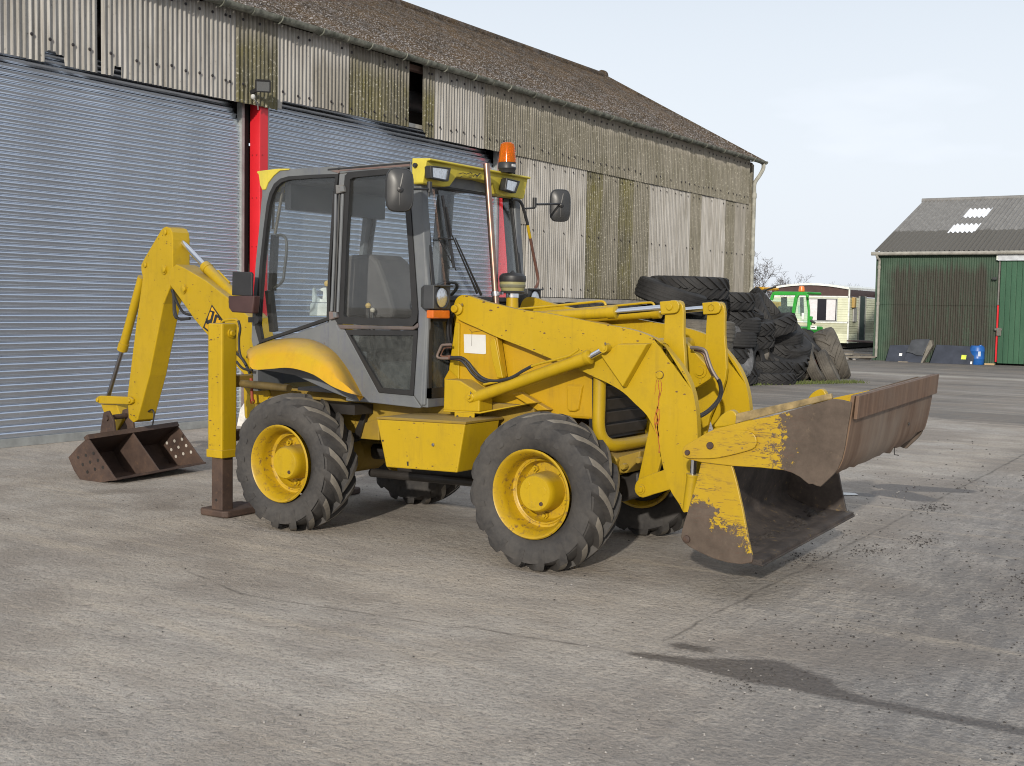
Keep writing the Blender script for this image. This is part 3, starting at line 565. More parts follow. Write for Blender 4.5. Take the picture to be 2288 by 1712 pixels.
n = len(roofl); m.add(vs, [(i,i+1,n+i+1,n+i) for i in range(n-1)]+[(2*n+i,3*n+i,3*n+i+1,2*n+i+1) for i in range(n-1)]+[(n+i,n+i+1,3*n+i+1,3*n+i) for i in range(n-1)]+[(i,2*n+i,2*n+i+1,i+1) for i in range(n-1)]+[(0,n,3*n,2*n),(n-1,3*n-1,4*n-1,2*n-1)])
m.build('roof', MTRM, cv)
MB().box(xl,xr,YC-.03,YC-.005,zbrown-.02,zbrown+.05).build('trim_rail', MTRM, cv); MB().box(xl,xr,YC-.03,YC-.005,zs-.03,zs+.04).build('trim_rail', MTRM, cv); MB().box(xr-.03,xr+.03,YC-.03,YC+.03,zb,zr).build('corner_trim', MTRM, cv)
wx0, wx1 = cp(1110,700).x, cp(1520,700).x
wd = MB().box(wx0,wx1,YC-.03,YC-.01,zw0,zw1).build('window', MDW, cv)
MB().box(wx0,cp(1235,700).x,YC-.036,YC-.030,zw0+.02,zw1-.02).build('curtain', MCUR, wd); MB().box(cp(1370,700).x,cp(1505,700).x,YC-.036,YC-.030,zw0+.02,zw1-.02).build('curtain', MCUR, wd)
fm = MB(); 
for a in ((wx0-.04,wx1+.04,zw0-.04,zw0),(wx0-.04,wx1+.04,zw1,zw1+.03),(wx0-.04,wx0,zw0,zw1),(wx1,wx1+.04,zw0,zw1)): fm.box(a[0],a[1],YC-.05,YC-.012,a[2],a[3])
fm.build('window_frame', plain('window_grey', (.40,.42,.41), .5), wd)
# porch side with door and lamp
sx = lambda x: YC+(U(C1(x,800), X=xr).y-YC)
def sy_(x, yy): return U(C1(x,yy), X=xr+.03)
y0, y1 = sy_(1850,800).y, sy_(1930,800).y
dd = MB().box(xr+.012,xr+.05,y0,y1,zb,2.35).build('door', plain('caravan_door', (.06,.085,.08), .4), cv)
MB().box(xr+.012,xr+.07,y0-.08,y0,zb,2.36).build('door_frame', plain('door_frame_grey', (.30,.30,.28), .5), dd); MB().box(xr+.012,xr+.07,y1,y1+.08,zb,2.36).build('door_frame', plain('door_frame_grey2', (.30,.30,.28), .5), dd)
q = sy_(1755,640); MB().box(xr+.02,xr+.16,q.y-.14,q.y+.14,q.z-.22,q.z+.24).build('porch_lamp', plain('lamp_amber', (.42,.28,.09), .4), cv, bevel=.03)
q = sy_(1780,820); MB().box(xr+.02,xr+.08,q.y-.25,q.y+.25,q.z-.3,q.z+.35).build('gas_meter', plain('meter_grey', (.36,.36,.34), .5), cv, bevel=.02)
MB().box(xl+.3,xr-.2,YC+.5,YC+7.5,.05,.30).build('chassis', MDK, cv)
m = MB()
for yy in (YC+2.0, YC+3.0): m.cyl((xr-.3,yy,.25),(xr-.5,yy,.25),.25,16)
for i_,yy in enumerate((YC+2.0, YC+3.0)): MB().cyl((xr-.25,yy,.26),(xr-.45,yy,.26),.26,18).build('wheel', plain('caravan_tyre', (.02,.02,.02), .8), cv, smooth=True)
# dark lean-to shade behind it
lt = thing('dark_outbuilding', (-9.3, 51, 0), 'dark slatted outbuilding between the caravan and green shed', 'outbuilding')
for k in range(24): MB().box(-9.9,-6.2,49.0,49.04,.15+k*.098,.15+k*.098+.09).build('wall_board', plain('dark_board', (.05,.047,.042), .8) if k == 0 else D.materials['dark_board'], lt)
MB().prism([(-9.9,48.8,2.52),(-6.2,48.8,2.66),(-6.2,53,2.8),(-9.9,53,2.7)], (0,0,.07)).build('roof', plain('outbuilding_roof', (.10,.10,.10), .7), lt); MB().box(-9.9,-6.2,49.1,53,0,2.55).build('wall', MDK, lt)
MB().box(-8.2,-6.4,48.7,48.78,2.58,2.72).build('fascia', plain('fascia_pale', (.55,.6,.62), .5), lt)
# timber and rubble heap before the caravan
random.seed(11); rub = [(-6.9,33.6),(-6.6,33.3),(-6.3,33.7),(-7.2,34.1),(-6.5,34.2),(-6.2,33.1),(-7.0,33.2)]
for i,(x,y) in enumerate(rub):
    a = random.uniform(-.5,.5); L = random.uniform(.3,.6); z = .05+.07*(i % 4); d = Vector((math.cos(a),math.sin(a)*.5,random.uniform(-.08,.12))).normalized()
    o = MB(); o.bar(Vector((x,y,z))-d*L, Vector((x,y,z))+d*L, random.uniform(.09,.16), .06); tag(o.build('timber_plank', plain('rubble_wood%d' % i, random.choice(((.16,.13,.10),(.22,.20,.17),(.10,.09,.08))), .85)), 'old grey plank in the low timber heap left of the shed', 'plank', 'timber heap by the shed')
for i in range(7):
    x, y = random.uniform(-7.2,-6.1), random.uniform(32.7,33.4); r = random.uniform(.06,.12); o = MB(); o.lathe([(0,r*.7),(r*.3,r),(r*.7,r*.8),(r,r*.3),(r,.001)], (x,y,0), (random.uniform(-.2,.2),0,1), 7); tag(o.build('rubble_stone', MST), 'grey stone lying before the timber heap left of the shed', 'stone', 'stones by the timber heap')
tag(MB().bar((-9.6,43.0,.42),(-6.6,42.6,.36),.9,.06).build('loading_ramp', plain('ramp_rust', (.10,.07,.065), .8)), 'dark flat ramp lying under the caravan side', 'ramp')

# ------------------------------------------------------------------ bare trees
MBARK = plain('winter_bark', (.075,.062,.055), .9, 0, .35, 2)
def tree(base, H, seed, spread, lab, cat='tree', dens=1.0, lean=0):
    random.seed(seed); e = thing('bare_tree', base, lab, cat, 'bare winter trees beyond the yard'); tr = MB(); crn = MB()
    def br(p, d, L, r, lv):
        n = 4; path = [p]; q = p; dd = d
        for i in range(n):
            dd = (dd+Vector((random.gauss(0,.13),random.gauss(0,.13),random.gauss(.03,.09)))).normalized(); q = q+dd*(L/n); path.append(q)
        rs = [r*(1-.5*i/n) for i in range(n+1)]
        (tr if lv == 0 else crn).tube(path, rs, 7 if lv == 0 else (5 if lv < 3 else 3), lv < 2)
        if lv >= 5: return
        kids = (random.randint(4,6) if lv == 0 else random.randint(3,4)) if lv < 4 else random.randint(2,4)
        for j in range(int(kids*dens+.5)):
            tt = random.uniform(.35,1) if lv else random.uniform(.45,1); i = min(n-1, int(tt*n)); pp = path[i].lerp(path[i+1], tt*n-i); a = random.uniform(0,2*pi); o = dd.orthogonal().normalized(); o.rotate(Matrix.Rotation(a,3,dd)); 
            nd = (dd*random.uniform(.35,.8)+o*random.uniform(.5,.95)*spread+Vector((0,0,.12))).normalized(); br(pp, nd, L*random.uniform(.58,.80), max(rs[i]*.55,.012), lv+1)
    br(Vector(base), Vector((lean,0,1)).normalized(), H*.33, H*.024, 0)
    tr.build('trunk', MBARK, e, smooth=True); crn.build('crown', MBARK, e, recalc=False)
tb = U(C1(400,380), Y=80); tree((tb.x-.2,80,0), 6.9, 21, 1.0, 'larger bare tree rising right of the barn corner')
tb = U(C1(640,380), Y=88); tree((tb.x+.6,88,0), 6.6, 22, 1.05, 'bare tree with wide crown above the green tractor cab')
tb = U(C1(860,380), Y=96); tree((tb.x,96,0), 4.8, 27, 1.1, 'low bare tree above the left end of caravan roof')
tb = U(C1(1540,380), Y=110); tree((tb.x,110,0), 7.8, 24, 1.1, 'rounded bare tree above the right of caravan roof')
tb = U(C1(1075,380), Y=170); tree((tb.x,170,0), 9.5, 25, .55, 'faint narrow bare tree far off above caravan roof', dens=.7)
hg = MB(); random.seed(5)
for i in range(1500):
    k = random.random(); x = -75+k*78; y = 140+random.uniform(-3,3); z0 = random.uniform(0,2.0); a = random.uniform(-.6,.6); L = random.uniform(.5,1.5); p = Vector((x,y,z0)); q = p+Vector((math.sin(a)*L,0,math.cos(a)*L)); hg.add([p-Vector((.03,0,0)),p+Vector((.03,0,0)),q], [(0,1,2)])
stuff(tag(hg.build('hedgerow', MBARK, recalc=False), 'distant leafless hedgerow along the field edge', 'hedge'))

# ------------------------------------------------------------------ green telehandler cab and yellow machine behind the tyres
MGT = plain('tractor_green', (.035,.34,.045), .4, 0, .15, 3); MBK = plain('cab_black', (.02,.021,.022), .5)
def glass_material(name, tint=(.9,.95,.93), refl=.0, rough=.02, dirt=.06, dirtc=(.5,.48,.42)):
    t = NT(name); tr = t.n.new('ShaderNodeBsdfTransparent'); tr.inputs[0].default_value = (*tint,1); gl = t.n.new('ShaderNodeBsdfGlossy'); gl.inputs['Roughness'].default_value = rough
    fr = t.n.new('ShaderNodeLayerWeight'); m1 = t.n.new('ShaderNodeMixShader'); t.link(t.math('ADD', t.math('MULTIPLY', t.math('POWER', fr.outputs['Facing'], 4.0), .8), .035+refl), m1.inputs[0]); t.link(tr.outputs[0], m1.inputs[1]); t.link(gl.outputs[0], m1.inputs[2])
    df = t.n.new('ShaderNodeBsdfDiffuse'); df.inputs[0].default_value = (*dirtc,1); m2 = t.n.new('ShaderNodeMixShader'); nz = t.ramp(t.math('ADD', t.math('MULTIPLY', t.noise(3,5,.7), .6), t.math('MULTIPLY', t.noise(25,4,.7), .4)), (.35,dirt*.3),(.7,dirt*2.0))
    t.link(nz, m2.inputs[0]); t.link(m1.outputs[0], m2.inputs[1]); t.link(df.outputs[0], m2.inputs[2]); t.link(m2.outputs[0], t.n['Material Output'].inputs[0]); return t.mat
MGLT = glass_material('telehandler_glass', (.72,.9,.85), .04, .03, .15, (.45,.6,.55))
th = thing('green_telehandler', (-7.6, 30, 0), 'bright green telehandler cab parked behind the tyre heap', 'telehandler')
YT = 29.5
def tp(x, y, dy=0): return U(C1(x,y), Y=YT+dy)
def gbar(pts, w, mat, name='cab_bar', h=None): m = MB(); [m.bar(pts[i], pts[i+1], w, h or w, (0,1,.02)) for i in range(len(pts)-1)]; m.build(name, mat, th, bevel=.012)
gbar([tp(555,600),tp(575,520)], .09, MGT); gbar([tp(570,505),tp(1000,500)], .10, MGT, 'roof_rail'); gbar([tp(1080,510),tp(960,500),tp(920,560),tp(870,850)], .10, MGT, 'front_pillar'); gbar([tp(990,505),tp(1080,515),tp(1090,560)], .09, MGT)
gbar([tp(1085,560,.3),tp(1110,760,.3),tp(1100,1000,.3)], .07, MGT, 'rear_pillar'); gbar([tp(1140,840),tp(1110,1040)], .10, MGT, 'arm_bracket')
m = MB(); m.add([tp(560,570,.03),tp(910,570,.03),tp(870,850,.03),tp(530,850,.03)], [(0,1,2,3)]); m.build('windscreen', MGLT, th)
m = MB(); m.add([tp(940,560,.03),tp(1080,560,.3),tp(1100,960,.3),tp(890,850,.03)], [(0,1,2,3)]); m.build('side_glass', MGLT, th)
m = MB(); a = tp(760,860,.9); m.obox((a.x,YT+.9,1.45), Vector((.22,0,0)), Vector((0,.2,0)), Vector((0,0,.35))); m.build('seat', MBK, th, bevel=.05)
m = MB(); c0 = tp(760,1050,.8); m.box(c0.x-1.1,c0.x+.8,YT+.15,YT+2.2,.55,1.15); m.build('body', MGT, th, bevel=.05)
m = MB(); c1 = tp(700,530,.02); m.box(tp(575,500).x,tp(1080,500).x,YT+.05,YT+1.4,tp(700,500).z-.02,tp(700,500).z+.06); m.build('roof', MGT, th, bevel=.03)
for sx_ in (.62,.72,.82): gbar([tp(690+sx_*60-40,550,-.0),tp(720+sx_*60,520,.0)], .03, MTRM, 'roof_bar')
for k in range(4): gbar([tp(680+k*45,552,.01),tp(715+k*45,515,.01)], .035, MTRM, 'roof_bar')
gbar([tp(960,680,.25),tp(965,800,.25)], .05, MTRM, 'grab_rail'); gbar([tp(1020,790,.1),tp(1018,890,.1)], .07, MTRM, 'door_stripe'); gbar([tp(1000,560,.6),tp(1010,840,.6)], .10, MBK, 'rear_frame'); gbar([tp(740,560,.8),tp(745,820,.8)], .16, MBK, 'rear_frame')
MB().lathe([(0,.10),(.06,.10),(.16,.08),(.18,.02)], tp(1000,450,.1)-Vector((0,0,.05)), (0,0,1), 16).build('beacon', plain('beacon_orange', (.75,.19,.04), .3), th, smooth=True)
MB().lathe([(0,.02),(0,.05),(.07,.05),(.07,.02)], tp(1000,480,.1)-Vector((0,0,.02)), (0,0,1), 12).build('beacon_stem', MBK, th)
pl = MB(); a = tp(1180,1005,-.1); pl.box(a.x-.1,a.x+.1,a.y-.02,a.y,a.z-.06,a.z+.06); pl.build('number_plate', MTRM, th)
pl = MB(); pl.box(a.x-.07,a.x+.05,a.y-.026,a.y-.021,a.z-.012,a.z+.014); pl.build('plate_lettering', MBK, th)
m = MB(); a = tp(1160,920,-.05); m.tube([tp(1130,900,-.05),a,tp(1200,940,-.05)], .035, 8); m.build('hose_bracket', MBK, th)
for (px_,dy) in ((620,.1),(1000,.1),(620,1.9),(1000,1.9)):
    a = tp(px_,900,dy); m = MB(); m.lathe([(-.18,.2),(-.2,.45),(-.15,.55),(.15,.55),(.2,.45),(.18,.2)], (a.x,YT+dy+.1,.55), (0,1,0), 24); m.build('wheel', plain('telehandler_tyre', (.02,.02,.02), .8) if px_ == 620 and dy < 1 else D.materials['telehandler_tyre'], th, smooth=True)
yd = thing('yellow_loader', (-9, 31, 0), 'yellow roofed machine cab peeping past the barn corner', 'loader')
YY = 30.5
def yp(x, y, dy=0): return U(C1(x,y), Y=YY+dy)
a = yp(315,440); b = yp(445,420); MYR = plain('far_yellow', (.72,.38,.02), .4)
m = MB(); m.prism([yp(300,450),yp(430,450),yp(445,425),yp(430,405),yp(300,400)], (0,1.4,0)); m.build('cab_roof', MYR, yd, bevel=.03)
m = MB(); m.bar(yp(345,455,.05),yp(370,600,.05),.05,.05,(0,1,0)); m.build('pillar', MTRM, yd); m = MB(); m.bar(yp(395,455,.05),yp(450,620,.05),.05,.05,(0,1,0)); m.build('pillar', MBK, yd)
m = MB(); m.add([yp(250,450,.08),yp(400,455,.08),yp(450,620,.08),yp(250,620,.08)], [(0,1,2,3)]); m.build('windscreen', glass_material('far_cab_glass', (.7,.8,.9), .15, .03, .2, (.45,.5,.6)), yd)
m = MB(); m.prism([yp(150,600),yp(480,620),yp(480,900),yp(150,900)], (0,1.5,0)); m.build('body', MYR, yd, bevel=.04)
m = MB(); m.tube([yp(440,470,-.1),yp(500,440,-.1),yp(620,405,-.1)], .028, 8); m.tube([yp(430,470,-.1),yp(470,470,-.1)], .06, 8); m.build('mirror_arm', MBK, yd)
for dx in (0,.0): pass
m = MB(); a = yp(300,900,.7); m.lathe([(-.2,.2),(-.22,.5),(-.15,.62),(.15,.62),(.22,.5),(.2,.2)], (a.x,YY+.7,.62), (0,1,0), 24); m.build('wheel', MBK, yd, smooth=True)

# ------------------------------------------------------------------ tyres
def rubber(name, base, dust, k):
    t = NT(name); n1 = t.noise(4,5,.65); n2 = t.noise(30,4,.7)
    c = t.mix(t.ramp(t.math('ADD', t.math('MULTIPLY', n1, .65), t.math('MULTIPLY', n2, .35)), (.36,0),(.66,k)), base, dust); t.bump(n2, .35, .003)
    return t.out(c, t.math('ADD', t.math('MULTIPLY', n1, .3), .55), 0, .35)
MRUB = rubber('tyre_rubber', (.031,.030,.031), (.080,.074,.068), .85); MLUG = rubber('tyre_lug_worn', (.115,.104,.090), (.22,.20,.17), 1.0)
MRUBO = rubber('old_rubber', (.014,.014,.015), (.040,.039,.039), .8); MRUBB = rubber('brown_rubber', (.06,.054,.046), (.13,.118,.10), 1.0); MRUBG = rubber('bald_grey_rubber', (.12,.112,.10), (.20,.185,.165), 1.0)
def tyre_mb(Ro, Rr, W, nl, lug, style='lug', n=64, inner=True, lw=.44, crown=.028):
    """tyre round the Y axis at the origin; material 1 = lug faces; lugs lean so that a wheel rolling to +X bites centre first"""
    m = MB(); Rc = Ro-lug; w = W/2
    def rc(y): return Rc - crown*(abs(y)/w)**2.2
    prof = [(-w*.62, Rr-.004), (-w*.80, Rr+.006), (-w*.92, Rr+(Rc-Rr)*.22), (-w*1.02, Rr+(Rc-Rr)*.48), (-w*1.02, Rr+(Rc-Rr)*.66), (-w*.985, Rr+(Rc-Rr)*.84), (-w*.93, rc(w)-.010), (-w*.86, rc(w*.88))]
    ys = [-w*.6,-w*.3,0,w*.3,w*.6]; prof += [(y, rc(y)) for y in ys] + [(-o, r) for o, r in prof[::-1]]
    if inner: prof += [(w*.55, Rr-.004), (w*.62,Rr+.05), (w*.85, Rc-.07), (0, Rc-.05), (-w*.85, Rc-.07), (-w*.62,Rr+.05), (-w*.55,Rr-.004), (-w*.62, Rr-.004)]
    m.lathe(prof, (0,0,0), (0,1,0), n)
    if style == 'lug':
        pit = 2*pi/nl; hw = pit*lw*.5
        for s in (-1,1):
            for i in range(nl):
                a0 = i*pit + (pit/2 if s > 0 else 0); st = []
                for k in range(8):
                    u = k/7
                    if u < .8:
                        v = u/.8; y = s*w*(-.06+1.02*v); a = a0 - v*pit*1.25*(1-.12*v); top = rc(y)+lug*(1-.10*v); bs = rc(y)-.006; y2 = y; q = hw*(.72+.28*v) if k else hw*.7
                    else:
                        v = (u-.8)/.2; y = s*w*(.96+.075*v); a = a0-pit*1.25*.88-v*pit*.22; top = rc(w)+lug*.90-v*(Rc-Rr)*.40; bs = top-.04; q = hw*(1.02-.55*v)
                    st.append((y, a, top, bs, q))
                rings = []
                for (y,a,tp_,bs,q) in st:
                    P = lambda r, ang, yy: (r*math.sin(ang), yy, r*math.cos(ang))
                    rings.append([P(bs,a-q*1.25,y*.995), P(tp_,a-q*.85,y), P(tp_,a+q*.85,y), P(bs,a+q*1.25,y*.995)])
                b = len(m.v); m.v += [Vector(p) for r in rings for p in r]
                for k in range(7):
                    for j in range(3):
                        m.f.append([b+k*4+j, b+k*4+j+1, b+(k+1)*4+j+1, b+(k+1)*4+j]); m.m.append(1 if (j == 1 and k < 5) else 0)
                m.f.append([b,b+1,b+2,b+3]); m.m.append(0); m.f.append([b+28,b+31,b+30,b+29]); m.m.append(0)
    elif style == 'rib':
        for yr in (-.72,-.36,0,.36,.72):
            y0, y1 = w*(yr-.13), w*(yr+.13); m.lathe([(y0, rc(w*yr)-.005),(y0+.004, rc(w*yr)+lug),(y1-.004, rc(w*yr)+lug),(y1, rc(w*yr)-.005)], (0,0,0), (0,1,0), n)
    return m
def tyre_thing(name, c, axis, spec, spin, mats, lab, group='old tyres heaped by the barn', rim=None):
    e = D.objects.new(name, tyre_cache(spec, mats)); col.objects.link(e)
    ax = Vector(axis).normalized(); q = Vector((0,1,0)).rotation_difference(ax); e.rotation_mode = 'QUATERNION'; e.rotation_quaternion = q @ Matrix.Rotation(spin,3,'Y').to_quaternion(); e.location = c
    tag(e, lab, 'tyre', group)
    if rim:
        r = D.objects.new('rim', rim); col.objects.link(r); r.parent = e
    return e
_tc = {}
def tyre_cache(spec, mats):
    k = (spec, tuple(m.name for m in mats))
    if k not in _tc: _tc[k] = tyre_mb(*spec).mesh('tyre', mats, smooth=38, recalc=True)
    return _tc[k]
BIG = (.84,.46,.46,19,.045,'lug',56); MIDT = (.66,.34,.40,18,.040,'lug',48); RIB = (.60,.30,.34,1,.010,'rib',48); RIBB = (.72,.38,.42,1,.010,'rib',48); SLIM = (.70,.40,.30,22,.03,'lug',48); SML = (.46,.25,.26,1,.006,'rib',40); BALD = (.34,.2,.52,1,.004,'bald',40)
OLD = (MRUBO, MRUBO); BRW = (MRUBB, MRUBB); GRYB = (MRUBG, MRUBG)
VD = Vector((-.40,.916,0)); RD = Vector((.916,.40,0)); UD = Vector((0,0,1))
def ax_(r, v, u): return RD*r+VD*v+UD*u
A = (-4.42,15.45)
for k in range(4): tyre_thing('tractor_tyre', (A[0]+(-.05,.04,0,-.03)[k], A[1]+(.03,-.05,.02,0)[k], .235+.462*k), (.0,.0,1), BIG, k*.7, OLD, ('lowest','second','third','fourth')[k]+' big tractor tyre from the ground in the tallest stack')
tyre_thing('tractor_tyre', (A[0],A[1],2.095), (.02,.0,1), BIG, 2.2, OLD, 'big tractor tyre lying flat on top of the tallest stack')
Bq = (-4.45,17.35)
for k in range(5): tyre_thing('tractor_tyre', (Bq[0]+(.1,-.08,.14,-.05,.03)[k], Bq[1]+(.1,-.1,.05,.12,0)[k], .205+.408*k), (.03*(k%3-1),.03*(k%2),1), (MIDT,(.74,.40,.40,20,.035,'lug',48),RIB,(.70,.36,.40,16,.045,'lug',48),MIDT)[k], k*.9, OLD, ('lowest','second','third','fourth','topmost')[k]+' smaller tractor tyre in the stack right of the tallest')
tyre_thing('ribbed_tyre', U(C2(850,440),Y=14.35), ax_(.30,-.05,.95), RIBB, 0, OLD, 'ribbed dark tyre tilted against the front of tallest stack')
tyre_thing('tractor_tyre', (-5.0,12.9,1.50), (.03,.02,1), BIG, .4, OLD, 'knobbly tyre top seen just over the loader arm cylinders')
for k in range(3): tyre_thing('tractor_tyre', (-5.0,12.9,.235+.43*k), (.0,.0,1), BIG, k*.5, OLD, ('lowest','middle','third')[k]+' tyre of the stack behind the loader arms')
for k in range(4): tyre_thing('ribbed_tyre', (-3.75+.04*k,14.25,.19+.35*k), (.02,.03,1), RIBB, 0, BRW, ('lowest','second','third','topmost')[k]+' brown ribbed tyre in the stack seen between the tilt levers')
tyre_thing('lorry_tyre', U(B4(905,930),Y=17.0), ax_(.85,-.45,.25), RIB, .3, (rubber('shiny_rubber',(.03,.03,.032),(.20,.20,.205),1.0),)*2, 'shiny worn tyre standing on edge right of the loader arm')
tyre_thing('tractor_tyre', U(B4(1180,1165),Y=18.6), (.02,.0,1), (.72,.4,.30,20,.03,'lug',48), .2, OLD, 'flat tyre at the very bottom front of the heap')
tyre_thing('tractor_tyre', U(B4(1170,1070),Y=18.8), (.0,.03,1), (.70,.4,.32,20,.03,'lug',48), 1.2, OLD, 'flat tyre second from bottom under the bald grey tyre')
tyre_thing('bald_tyre', U(B4(1100,935),Y=18.75), ax_(1,.05,.03), (.33,.2,.56,1,.004,'bald',40), 0, GRYB, 'bald grey tyre block lying on its tread in the heap')
tyre_thing('tractor_tyre', U(B4(1300,960),Y=19.3), ax_(.32,-.40,.86), (.74,.40,.44,17,.06,'lug',52), .5, OLD, 'chunky lugged tyre leaning at the front of the heap')
tyre_thing('lorry_tyre', U(B4(1300,770),Y=19.6), ax_(.05,-.25,.95), RIB, 0, OLD, 'smooth ribbed tyre lying across the middle of heap')
tyre_thing('lorry_tyre', U(B4(1350,870),Y=19.7), ax_(.2,-.35,.9), (.66,.34,.40,1,.010,'rib',48), 0, OLD, 'broad ribbed tyre sloping right below the smooth one')
tyre_thing('tractor_tyre', U(B4(1000,690),Y=18.3), ax_(.05,-.1,1), SLIM, .3, OLD, 'flat lugged tyre on the shelf right of tilt lever')
tyre_thing('tractor_tyre', U(B4(1010,800),Y=18.4), ax_(0,-.1,1), MIDT, .9, OLD, 'lugged tyre lying just above the bald grey tyre')
tyre_thing('tractor_tyre', U(B4(1200,640),Y=19.6), ax_(.84,-.16,.50), (.70,.38,.40,20,.03,'lug',48), .9, OLD, 'peaked dark tyre leaning in front of barn corner downpipe')
tyre_thing('tractor_tyre', U(B4(1430,760),Y=21.0), ax_(.62,-.14,.76), (.86,.50,.34,24,.03,'lug',56), .1, OLD, 'tall thin tyre sloping down right beside the green cab')
tyre_thing('tractor_tyre', U(B4(1510,960),Y=21.2), ax_(.70,-.14,.68), (.80,.46,.34,22,.03,'lug',56), .1, OLD, 'second sloping tyre under the tall thin one')
MRR = plain('rusty_rim', (.30,.09,.035), .75, 0, .5, 8); RIMR = MB().lathe([(-.09,.245),(-.07,.22),(.0,.21),(.05,.12),(.05,.05),(.04,.05),(-.02,.12),(-.03,.2),(-.09,.235)], (0,0,0), (0,1,0), 32).mesh('rim', MRR, smooth=True)
tyre_thing('lorry_tyre', U(B4(1630,1030),Y=20.6), ax_(.88,-.25,.40), (.52,.25,.27,1,.006,'rib',44), 0, BRW, 'small tyre with rusty red wheel leaning at the heap front', rim=RIMR)
tyre_thing('lorry_tyre', U(B4(1765,1080),Y=21.0), ax_(.88,-.15,.45), (.48,.26,.26,1,.006,'rib',44), 0, (MRUBB,MRUBB), 'small brown tyre leaning behind the rusty wheel')
tyre_thing('tractor_tyre', U(B4(1795,960),Y=22.0), ax_(.93,-.03,.37), (.70,.40,.54,13,.030,'lug',52), .35, BRW, 'big brown tractor tyre leaning at the right end of heap')
tyre_thing('tractor_tyre', U(B4(1220,700),Y=19.0), ax_(-.25,-.1,.95), MIDT, .2, OLD, 'lugged tyre lying left of the smooth ribbed one'); tyre_thing('lorry_tyre', U(B4(900,660),Y=17.6), ax_(.1,-.05,1), RIB, .2, OLD, 'ribbed tyre lying under the right stack edge'); tyre_thing('lorry_tyre', U(B4(1090,1010),Y=18.0), ax_(.9,-.35,.1), (.40,.22,.24,1,.006,'rib',40), .2, OLD, 'small dark tyre standing beside the shiny worn one')
CAR = (.33,.19,.20,1,.006,'rib',36)
for q, yy, ax3, sp, lab in ((( 1050,560),18.6,(.5,-.2,.85),CAR,'small car tyre on top near the barn corner'),((1390,690),20.2,(.4,-.3,.85),CAR,'small car tyre lying on the smooth ribbed one'),((960,900),17.6,(.7,-.3,.6),CAR,'small car tyre beside the bald grey tyre'),((1480,1090),20.3,(.3,-.5,.8),CAR,'small car tyre at the foot left of rusty wheel'),((1240,560),20.0,(.75,.0,.65),SLIM,'narrow lugged tyre leaning before the green cab'),((1420,1010),20.4,(.55,-.35,.75),(.46,.25,.26,16,.03,'lug',40),'small lugged tyre right of the chunky one'),((1350,1130),19.6,(.2,-.2,.95),CAR,'small car tyre flat at the heap front')):
    tyre_thing('small_tyre', U(B4(*q),Y=yy), ax_(*ax3), sp, .3, OLD if 'foot' not in lab else BRW, lab)
tyre_thing('tractor_tyre', (-4.3,19.6,.23), (0,0,1), BIG, 0, OLD, 'flat tyre buried in the middle of the heap'); tyre_thing('tractor_tyre', (-4.2,19.7,.68), (.05,0,1), BIG, 0, OLD, 'upper of two flat tyres buried mid heap'); tyre_thing('tractor_tyre', (-4.3,21.4,.24), (.0,.04,1), BIG, 1, OLD, 'flat tyre under the sloping ones near the barn corner')

# ------------------------------------------------------------------ backhoe loader
def paint(name, base, fade, rust=.5, rough=.38, streaky=0):
    t = NT(name); n1 = t.noise(2.2,4,.6); n2 = t.noise(9,5,.7); n3 = t.noise(38,4,.75)
    c = t.mix(t.ramp(n1, (.35,0),(.68,1)), base, fade)
    c = t.mix(t.ramp(n2, (.52,0),(.80,.35)), c, (base[0]*.55,base[1]*.55,base[2]*.8+.012))
    run = t.noise(16, 4, .7, t.map((1,1,.10))); c = t.mix(t.ramp(run, (.54,0),(.72,.22)), c, (base[0]*.42,base[1]*.42,base[2]+.02)); c = t.mix(t.ramp(run, (.28,.16),(.42,0)), c, tuple(min(1,x*1.15+.05) for x in base))
    spots = t.math('MULTIPLY', t.ramp(n3, (.66,0),(.70,1)), t.ramp(n1, (.42,0),(.6,rust))); c = t.mix(spots, c, (.10,.045,.02))
    geo = t.n.new('ShaderNodeNewGeometry'); gz_ = t.sep(geo.outputs['Normal'])[2]; dust = t.math('MULTIPLY', t.ramp(gz_, (.55,0),(.95,1)), t.ramp(n2, (.3,.25),(.7,.65))); c = t.mix(dust, c, (.26,.21,.13))
    t.bump(n3, .06, .002); return t.out(c, t.math('ADD', t.math('MULTIPLY', n2, .22), rough-.05), 0, .35)
MYE = paint('digger_yellow', (.395,.262,.006), (.44,.288,.007)); MYO = paint('bonnet_yellow', (.43,.258,.006), (.465,.272,.008)); MYV = paint('visor_yellow', (.53,.44,.05), (.58,.49,.075), .2); MYF = paint('fender_yellow', (.46,.295,.007), (.53,.275,.008), .15, .32); MYD = paint('dirty_yellow', (.30,.20,.02), (.20,.13,.035), 1.0, .55)
MGY = paint('cab_grey', (.115,.125,.135), (.155,.163,.17), .9, .5); MSEAL = plain('seal_rubber', (.018,.018,.019), .55); MBLK2 = plain('satin_black', (.022,.022,.024), .45); MHOSE = plain('hose_rubber', (.022,.022,.024), .5)
MCHR = NT('chrome_rod').out((.78,.79,.82), .16, 1.0); MDCH = NT('dull_rod').out((.36,.35,.36), .3, 1.0); MGLS = glass_material('cab_glass', (.93,.95,.96), .0, .01, .012); MGLD = glass_material('dusty_glass', (.62,.65,.66), .0, .03, .12, (.26,.27,.26))
t = NT('rust_brown'); n1 = t.noise(3,5,.65); n2 = t.noise(22,5,.75); c = t.mix(t.ramp(n1, (.35,0),(.66,1)), (.046,.029,.024), (.098,.062,.046)); c = t.mix(t.ramp(n2, (.55,0),(.72,.5)), c, (.15,.085,.05)); c = t.mix(t.ramp(n2, (.28,.7),(.40,0)), c, (.035,.026,.024)); t.bump(n2, .35, .004); MRUST = t.out(c, .72, .15)
